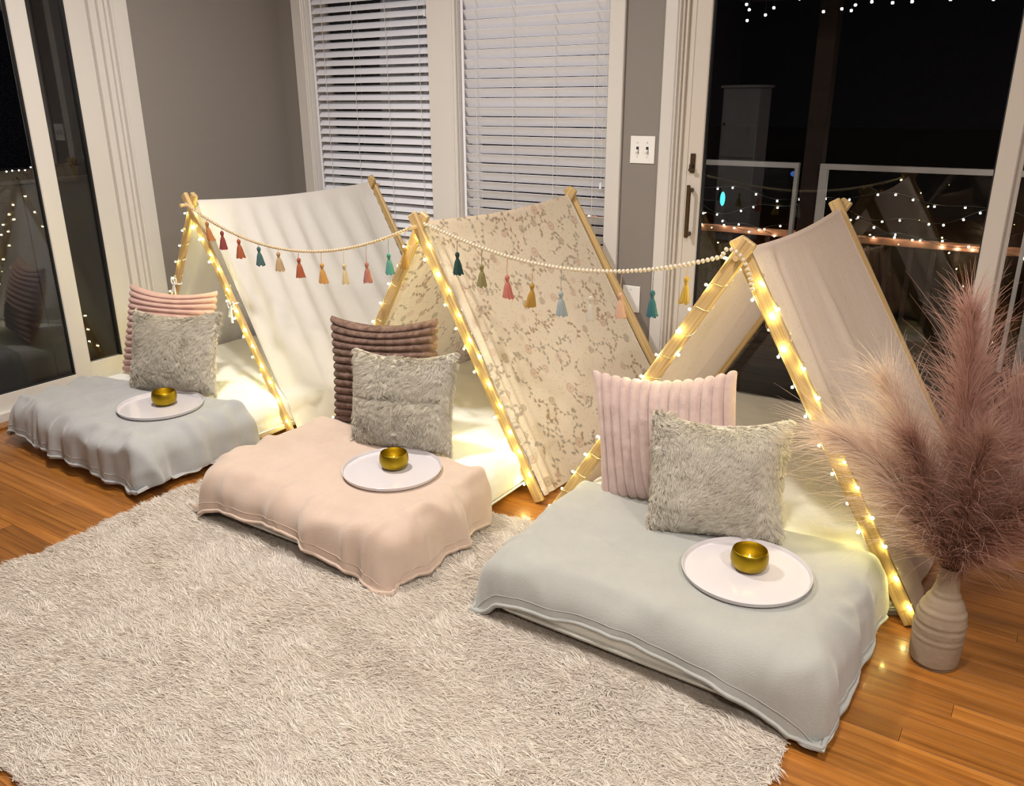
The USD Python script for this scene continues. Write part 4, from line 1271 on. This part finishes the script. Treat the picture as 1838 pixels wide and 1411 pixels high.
# ---------------------------------------------------------------- vase with pampas grass
VX, VY = -0.078, 2.085
vz = thing('vase', 'cream bottle-shaped clay vase with finger ridges on the wood floor', 'vase', (VX, VY, 0))
vp = np.array([(0.0005, 0.006), (0.050, 0.004), (0.0575, 0.010), (0.0590, 0.03), (0.0600, 0.06), (0.0610, 0.09), (0.0605, 0.115), (0.0585, 0.140), (0.0535, 0.160), (0.0440, 0.180), (0.0355, 0.196), (0.0300, 0.212),
               (0.0272, 0.230), (0.0258, 0.250), (0.0250, 0.268), (0.0250, 0.274), (0.0236, 0.276), (0.0222, 0.272), (0.0215, 0.250), (0.0225, 0.225), (0.03, 0.19), (0.05, 0.14), (0.054, 0.09), (0.05, 0.02), (0.0005, 0.014)])
from scipy.interpolate import interp1d
tt_ = np.concatenate([[0], np.cumsum(np.hypot(*np.diff(vp, axis=0).T))])
vp = interp1d(tt_, vp, axis=0)(np.linspace(0, tt_[-1], 150))
n_ = 72


def vase_wob(v):
    a = np.arange(n_) * 2 * PI / n_
    z = v[..., 2]
    amp = 0.0009 * smoothstep(z, 0.05, 0.10) * (1 - smoothstep(z, 0.19, 0.25))
    k = 1 + (amp * (np.sin(z * 250 + 1.2 * np.cos(a)[None] + 0.6 * np.sin(2 * a)[None]) + 0.7 * np.sin(z * 410 + 2 * np.sin(a)[None] + 1))) / np.maximum(np.hypot(v[..., 0], v[..., 1]), 0.01)
    v = v.copy()
    v[..., :2] *= k[..., None]
    return v


obj('vase_body', lathe(vp, n_, vase_wob), 'vase_clay', vz, smooth=50)
obj('foot', lathe([(0.0005, 0.0005), (0.053, 0.0005), (0.054, 0.003), (0.052, 0.005), (0.0005, 0.006)], 48), 'vase_foot', vz, smooth=40)


def plume(tip, bulge, length_hair, m, seed, label, nh=900, start=0.30, droop=0.0, group=None, width=1.0):
    g = np.random.default_rng(seed)
    nh = int(nh * 2.3)
    t = thing('pampas_plume', label, 'pampas grass', (VX, VY, 0), group=group)
    a = g.uniform(0, 2 * PI)
    p0 = np.array([0.010 * math.cos(a), 0.010 * math.sin(a), 0.10])
    p1 = np.array([0.012 * tip[0] / (abs(tip[0]) + 0.1), 0.012 * tip[1] / (abs(tip[1]) + 0.1), 0.274])
    p3 = np.array(tip, float)
    p2 = (p1 + p3) / 2 + np.array(bulge)
    q = np.linspace(0, 1, 40)[:, None]
    S = (1 - q) ** 2 * p1 + 2 * q * (1 - q) * p2 + q ** 2 * p3
    S = np.vstack([p0, (p0 + p1) / 2, S])
    obj('stem', tube(S, np.linspace(0.0022, 0.0006, len(S)), 5), 'stalk', t, smooth=True)
    L = np.concatenate([[0], np.cumsum(np.linalg.norm(np.diff(S, axis=0), axis=1))])
    Tn = np.gradient(S, axis=0)
    Tn /= np.linalg.norm(Tn, axis=1, keepdims=True)
    f = start + (1 - start) * g.uniform(0, 1, nh) ** 0.9
    at = np.stack([np.interp(f * L[-1], L, S[:, i]) for i in range(3)], 1)
    tg = np.stack([np.interp(f * L[-1], L, Tn[:, i]) for i in range(3)], 1)
    r = g.normal(size=(nh, 3))
    r -= (r * tg).sum(1, keepdims=True) * tg
    r /= np.linalg.norm(r, axis=1, keepdims=True)
    env = np.sin(PI * np.clip((f - start) / (1 - start) * 0.80 + 0.16, 0, 1)) ** 0.7
    hl = length_hair * 1.45 * (0.55 + 0.55 * env) * np.minimum(0.35 + g.exponential(0.42, nh), 1.5)
    ang = np.radians(g.uniform(3, 44, nh)) * (1.15 - 0.75 * f) * width
    d = tg * np.cos(ang)[:, None] + r * np.sin(ang)[:, None]
    npt = 6
    tq = np.linspace(0, 1, npt)[None, :, None]
    grav = np.array([0, 0, -1.0])
    P = at[:, None] + d[:, None] * (tq * hl[:, None, None]) + (r[:, None] * 0.14 + grav * 0.26 + g.normal(0, 0.16, (nh, 1, 3))) * (tq ** 2 * hl[:, None, None])
    c = UsdGeom.BasisCurves.Define(stage, free('plume_hair', ppath(t)))
    c.CreateTypeAttr('linear')
    c.CreateCurveVertexCountsAttr(Vt.IntArray.FromNumpy(np.full(nh, npt, np.int32)))
    c.CreatePointsAttr(Vt.Vec3fArray.FromNumpy(P.reshape(-1, 3).astype(np.float32)))
    c.CreateWidthsAttr(Vt.FloatArray.FromNumpy(np.tile(np.array([1.2, 1.3, 1.1, 0.9, 0.6, 0.25]) * 0.00085, nh).astype(np.float32)))
    c.SetWidthsInterpolation('vertex')
    UsdShade.MaterialBindingAPI.Apply(c.GetPrim()).Bind(M[m])
    tag(c.GetPrim(), kind='stuff')
    return t


#      tip relative to the vase foot        bulge              hair   colour        seed label
plume((-0.055, -0.02, 0.905), (0.010, 0.0, 0.02), 0.105, 'plume_rose', 1, 'tallest pampas plume, upright in the middle of the vase', 1500, 0.36)
plume((-0.265, -0.03, 0.560), (-0.020, 0.0, 0.10), 0.120, 'plume_cream', 2, 'pale cream pampas plume arching low to the left over the pink tent', 1700, 0.30)
plume((-0.205, 0.06, 0.690), (-0.010, 0.0, 0.07), 0.110, 'plume_cream', 3, 'cream pampas plume leaning left, above the low one', 1200, 0.34)
plume((0.115, 0.05, 0.780), (0.0, 0.0, 0.06), 0.115, 'plume_rose', 4, 'rose pampas plume rising right of the tallest one', 1200, 0.32)
plume((0.190, -0.03, 0.640), (0.010, 0.0, 0.08), 0.120, 'plume_rose', 5, 'rose pampas plume arching to the right over the floor', 1200, 0.30)
plume((0.250, 0.04, 0.520), (0.02, 0.0, 0.09), 0.115, 'plume_rose', 6, 'rose pampas plume arching lowest to the right', 1100, 0.28)
plume((-0.120, -0.07, 0.600), (-0.01, -0.01, 0.05), 0.095, 'plume_mauve', 7, 'dark mauve pampas plume at the front of the vase', 1200, 0.30)
plume((0.020, -0.09, 0.640), (0.0, -0.01, 0.05), 0.095, 'plume_mauve', 8, 'dusty mauve plume at the front of the vase, right of the dark one', 1200, 0.28)
plume((0.060, 0.10, 0.700), (0.0, 0.0, 0.05), 0.105, 'plume_rose', 9, 'rose pampas plume at the back of the vase, leaning right', 1100, 0.32)
plume((-0.020, 0.03, 0.760), (0.0, 0.0, 0.03), 0.100, 'plume_rose', 10, 'rose pampas plume just left of the tallest one, shorter', 1100, 0.30)
plume((0.130, -0.08, 0.520), (0.0, 0.0, 0.06), 0.100, 'plume_mauve', 12, 'short mauve plume bending right, close above the vase neck', 1000, 0.26)
plume((-0.170, 0.02, 0.480), (-0.015, 0.0, 0.05), 0.085, 'plume_mauve', 13, 'short mauve plume bending left, close above the vase neck', 900, 0.30)

# ---------------------------------------------------------------- shag rug
RX0, RX1, RY0, RY1 = -2.545, -0.300, 0.570, 2.130
rug = thing('shag_rug', 'fluffy cream shag rug on the oak floor', 'rug', (0, 0, 0))
th_ = np.linspace(0, 2 * PI, 240, endpoint=False)


def rug_edge(x, y):
    """inside distance from the rug's rounded, slightly wavy edge"""
    q = np.stack([x, y, 0 * x], -1)
    wv = 0.016 * (meshkit.fbm(q * 4.0, 2, 3) * 2 - 1)
    return np.minimum(np.minimum(x - RX0, RX1 - x), np.minimum(y - RY0, RY1 - y)) + wv


gx, gy = np.meshgrid(np.arange(RX0 - 0.02, RX1 + 0.02, 0.02), np.arange(RY0 - 0.02, RY1 + 0.02, 0.02), indexing='ij')
from shapely.geometry import Polygon
ring = []
for (a0, b0), (a1, b1) in (((RX0, RY0), (RX1, RY0)), ((RX1, RY0), (RX1, RY1)), ((RX1, RY1), (RX0, RY1)), ((RX0, RY1), (RX0, RY0))):
    for q in np.linspace(0, 1, 40, endpoint=False):
        X_, Y_ = a0 + (a1 - a0) * q, b0 + (b1 - b0) * q
        w_ = 0.016 * (meshkit.fbm(np.array([[X_ * 4, Y_ * 4, 0.0]]), 2, 3)[0] * 2 - 1)
        ring.append((X_ - math.copysign(w_, X_ - (RX0 + RX1) / 2) * -1 * (a0 == a1), Y_ + math.copysign(w_, Y_ - (RY0 + RY1) / 2) * (b0 == b1)))
poly = Polygon(ring).buffer(-0.01).buffer(0)
bk = trimesh.creation.extrude_polygon(poly, 0.009, engine='earcut')
bk.apply_translation([0, 0, 0.0008])
obj('backing', bk, 'rug_back', rug)
g = np.random.default_rng(99)
sp = 0.0108
X_, Y_ = np.meshgrid(np.arange(RX0, RX1, sp), np.arange(RY0, RY1, sp), indexing='ij')
X_, Y_ = (X_ + g.uniform(-0.5, 0.5, X_.shape) * sp).ravel(), (Y_ + g.uniform(-0.5, 0.5, Y_.shape) * sp).ravel()
ok = rug_edge(X_, Y_) > 0.004
for k, b in BEDS.items():
    ok &= ~((X_ > b['c'] - b['hw'] + 0.05) & (X_ < b['c'] + b['hw'] - 0.05) & (Y_ > b['y0'] + 0.08))
X_, Y_ = X_[ok], Y_[ok]
pos = np.column_stack([X_, Y_, np.full(len(X_), 0.008)])
q3 = np.column_stack([X_, Y_, 0 * X_])
flow = -2.3 + 1.6 * n3(q3, 2.0, 5, 2) + 2.2 * n3(q3, 11.0, 6, 2) + g.normal(0, 0.6, len(X_))
ed = rug_edge(X_, Y_)
tilt = 0.25 * n3(q3, 6.0, 9, 2)
Zs = np.column_stack([0.35 * np.cos(flow) * (1 + tilt), 0.35 * np.sin(flow) * (1 + tilt), np.ones(len(X_))])
Xs = np.column_stack([np.cos(flow), np.sin(flow), np.zeros(len(X_))])
# pile pressed down under the edges of the mattresses and blankets
near = np.zeros(len(X_))
for k, b in BEDS.items():
    near = np.maximum(near, smoothstep(Y_, b['y0'] - 0.03, b['y0'] + 0.02) * (np.abs(X_ - b['c']) < b['hw'] + 0.03))
hs = (0.80 + 0.35 * meshkit.fbm(q3 * 8, 2, 12)) * g.uniform(0.8, 1.15, len(X_)) * (1 - 0.55 * near) * (0.75 + 0.25 * np.clip(ed / 0.05, 0, 1))
sc = np.column_stack([np.ones(len(X_)), np.ones(len(X_)), np.ones(len(X_))]) * hs[:, None]
instancer(rug, 'pile', lambda pi: fur_protos(pi, 'rug_pile', 14, 0.038, 0.00125, 0.42, 0.75, 18, 0.0095, 77, 0.7), pos, quats(Xs, Zs), sc, 3)

# ---------------------------------------------------------------- outside, at night
gnd = struct('ground', cbox(-60, 60, YB + 2.6, 140, -3.2, -3.0), 'night_ground')
dk = UsdGeom.Xform.Define(stage, free('deck')).GetPrim()
tag(dk, kind='structure')
rd = random.Random(4)
for i in range(14):
    y0 = YB + 0.16 + i * 0.145
    obj('deck_board', cbox(-4.2 + rd.uniform(0, .02), 2.6, y0, y0 + 0.138, -0.09, -0.06, 0.003), 'deck_wood', dk)
obj('joist', cat_([cbox(x - 0.02, x + 0.02, YB + 0.16, YB + 2.2, -0.24, -0.09) for x in (-3.5, -2.5, -1.5, -0.5, 0.5, 1.5)]), 'deck_wood', dk)
YR = 5.1
rl = thing('deck_railing', 'white framed deck railing with glass panels outside the right door', 'railing', (0, YR, 0))
for a, b in ((-3.9, -1.345), (-1.225, -0.14), (-0.09, 2.4)):
    obj('top_rail', cbox(a, b, -0.022, 0.022, 0.980, 1.012, 0.003), 'rail_white', rl)
    obj('bottom_rail', cbox(a, b, -0.018, 0.018, 0.02, 0.05, 0.003), 'deck_wood', rl)
    obj('post', cbox(a, a + 0.045, -0.022, 0.022, -0.06, 0.98, 0.003), 'rail_white', rl)
    obj('post', cbox(b - 0.022, b, -0.022, 0.022, -0.06, 0.98, 0.003), 'rail_white', rl)
    obj('glass_panel', cbox(a + 0.04, b - 0.018, -0.003, 0.003, 0.05, 0.98, 0.0005), 'rail_glass', rl)
obj('timber_post', cbox(-1.335, -1.232, 0.03, 0.13, -0.06, 2.4, 0.004), 'deck_wood', rl)
YW = 5.75
cr_ = thing('timber_rail', 'orange cedar rail outside lit by patio lights', 'railing', (0, YW, 0))
zc = 0.50
obj('top_rail', cbox(-3.6, 2.6, -0.03, 0.03, zc - 0.022, zc + 0.022, 0.004), 'cedar', cr_)
for i, x in enumerate(np.arange(-3.5, 2.6, 0.13)):
    obj('baluster', cbox(x - 0.014, x + 0.014, -0.014, 0.014, -0.30, zc - 0.022, 0.002), 'deck_wood', cr_)
obj('lower_beam', cbox(-3.6, 2.6, -0.03, 0.03, -0.36, -0.30, 0.004), 'deck_wood', cr_)
pl = thing('patio_lights', 'string of white patio lights draped along the cedar rail outside', 'string lights', (0, YW, 0))
g = np.random.default_rng(21)
xs = np.arange(-3.2, 2.2, 0.021)
lines = [(-0.045, zc + 0.02, 0.030, 0.0), (-0.07, zc + 0.075, 0.045, 1.7), (0.05, zc + 0.17, 0.05, 3.1)]
for ly, lz, am, ph in lines + [(0.02, zc + 0.26, 0.03, 0.6)]:
    zz = lz + am * np.sin(xs * 5.5 + ph) + am * 0.5 * np.sin(xs * 13 + ph * 2)
    obj('wire', tube(np.column_stack([xs, np.full(len(xs), ly), zz]), 0.0015, 4), 'slot_dark', pl)
    i = 2
    while i < len(xs) - 2:
        obj('bulb', ball((xs[i], ly + g.uniform(-0.01, 0.01), zz[i] - 0.012), 0.0064, 1), 'patio_bulb', pl, smooth=True)
        i += int(g.integers(4, 9))
# icicle lights under the eave
ev = thing('icicle_lights', 'small white icicle lights hanging high outside the right door', 'string lights', (0, 4.7, 0))
obj('wire', tube([(-1.9, 0, 2.06), (-1.0, 0, 2.03), (0.2, 0, 2.03), (1.6, 0, 2.06)], 0.0015, 4), 'slot_dark', ev)


for i, (x, z) in enumerate([(-1.605, 1.834), (-1.588, 1.808), (-1.458, 1.81), (-1.499, 1.778), (-1.594, 1.756), (-1.33, 1.845), (-1.204, 1.778), (-1.116, 1.786), (-1.07, 1.776), (-1.053, 1.80), (-0.978, 1.81), (-0.882, 1.80), (-0.795, 1.80), (-0.629, 1.80), (-0.45, 1.79), (-0.1, 1.80), (0.2, 1.78)]):
    obj('drop_wire', tube([(x, 0, 2.035), (x, 0, z)], 0.0008, 3), 'slot_dark', ev)
    obj('bulb', ball((x, 0, z), 0.0075, 1), 'patio_bulb_high', ev, smooth=True)
# distant town on the slope below
hill = np.array([[-70, 45, -9.0], [50, 45, -9.0], [50, 130, -5.2], [-70, 130, -5.2]], float)
struct('hillside', cat_([cbox(-70, 50, 45, 130, -9.6, -9.4)]), 'night_ground')
g = np.random.default_rng(8)
cl = []
for cx, cz, rx, rz, n in ((-12.9, -4.4, 0.9, 0.45, 34), (-8.8, -4.3, 0.5, 0.5, 22), (-6.0, -4.1, 1.9, 0.75, 70), (-14.8, -4.3, 0.6, 0.5, 12), (-1.5, -4.2, 2.0, 0.7, 30)):
    for _ in range(n):
        cl.append(ball((cx + g.uniform(-rx, rx), 60 + g.uniform(-6, 6), cz + rz * np.round(g.uniform(-1, 1) * 3) / 3 + g.uniform(-0.08, 0.08)), g.uniform(0.018, 0.05), 0))
obj('city_lights', cat_(cl), 'city_glow', None, label='scattered white lights of the distant town beyond the right glass door', cat='town lights', kind='stuff')
for lab, lx, lz, lm, sc_ in (('small cyan light on a dark post outside, beyond the right glass door', -2.46, 0.56, 'cyan_glow', (0.022, 0.015, 0.06)), ('dim blue light on a dark post outside, above and right of the cyan one', -1.885, 0.79, 'blue_glow', (0.028, 0.015, 0.022))):
    sg_ = thing('garden_light', lab, 'light', (lx, 7.0, 0))
    obj('lens', tf(ball((0, 0, 0), 1.0, 2), shift(0, 0, lz) @ np.diag([*sc_, 1])), lm, sg_)
    obj('post', cbox(-0.012, 0.012, 0.012, 0.036, -3.02, lz + 0.02, 0.002), 'night_ground', sg_)
# beyond the left door: a solid grey fence and a far row of lights
fe = thing('garden_fence', 'plain dark grey fence outside the left glass door', 'fence', (-5.0, 0, 0))
for i, y0 in enumerate(np.arange(-2.0, 5.6, 0.9)):
    obj('fence_panel', cbox(-0.02, 0.02, y0 + 0.003, y0 + 0.897, -0.3, 0.925, 0.003), 'fence_grey', fe)
obj('cap_rail', cbox(-0.03, 0.03, -2.0, 5.6, 0.925, 0.945, 0.003), 'fence_grey', fe)
ll = thing('eave_lights', 'row of tiny white lights far outside the left glass door', 'string lights', (-9.0, 0, 0))
obj('wire', tube([(0, 1.5, 0.73), (0, 3.3, 0.735), (0, 5.2, 0.72)], 0.003, 4), 'slot_dark', ll)
for y in np.arange(3.9, 4.95, 0.062):
    obj('bulb', ball((0, y + g.uniform(-0.015, 0.015), 0.722 + g.uniform(-0.02, 0.02)), 0.0085, 1), 'patio_bulb_high', ll, smooth=True)

# ---------------------------------------------------------------- behind the camera: the cabinet and fan that the dark glass mirrors
cb = thing('tall_cabinet', 'tall narrow white cabinet mirrored in the right glass door', 'cabinet', (-2.80, -1.25, 0))
obj('body', cbox(-0.18, 0.18, -0.36, 0, 0.06, 1.46, 0.004), 'cabinet_white', cb)
obj('top_board', cbox(-0.20, 0.20, -0.38, 0.02, 1.46, 1.485, 0.004), 'cabinet_white', cb)
obj('plinth', cbox(-0.175, 0.175, -0.34, -0.01, 0.0, 0.06, 0.003), 'cabinet_white', cb)
for z0, z1 in ((0.09, 0.80), (0.82, 1.44)):
    dr = obj('cabinet_door', cat_([cbox(-0.165, -0.105, 0, 0.018, z0, z1, 0.002), cbox(0.105, 0.165, 0, 0.018, z0, z1, 0.002), cbox(-0.105, 0.105, 0, 0.018, z0, z0 + 0.06, 0.002), cbox(-0.105, 0.105, 0, 0.018, z1 - 0.06, z1, 0.002), cbox(-0.105, 0.105, 0, 0.008, z0 + 0.06, z1 - 0.06, 0.001)]), 'cabinet_white', cb)
    obj('knob', ball((-0.135, 0.030, (z0 + z1) / 2), 0.012, 1), 'bronze', dr, smooth=True)
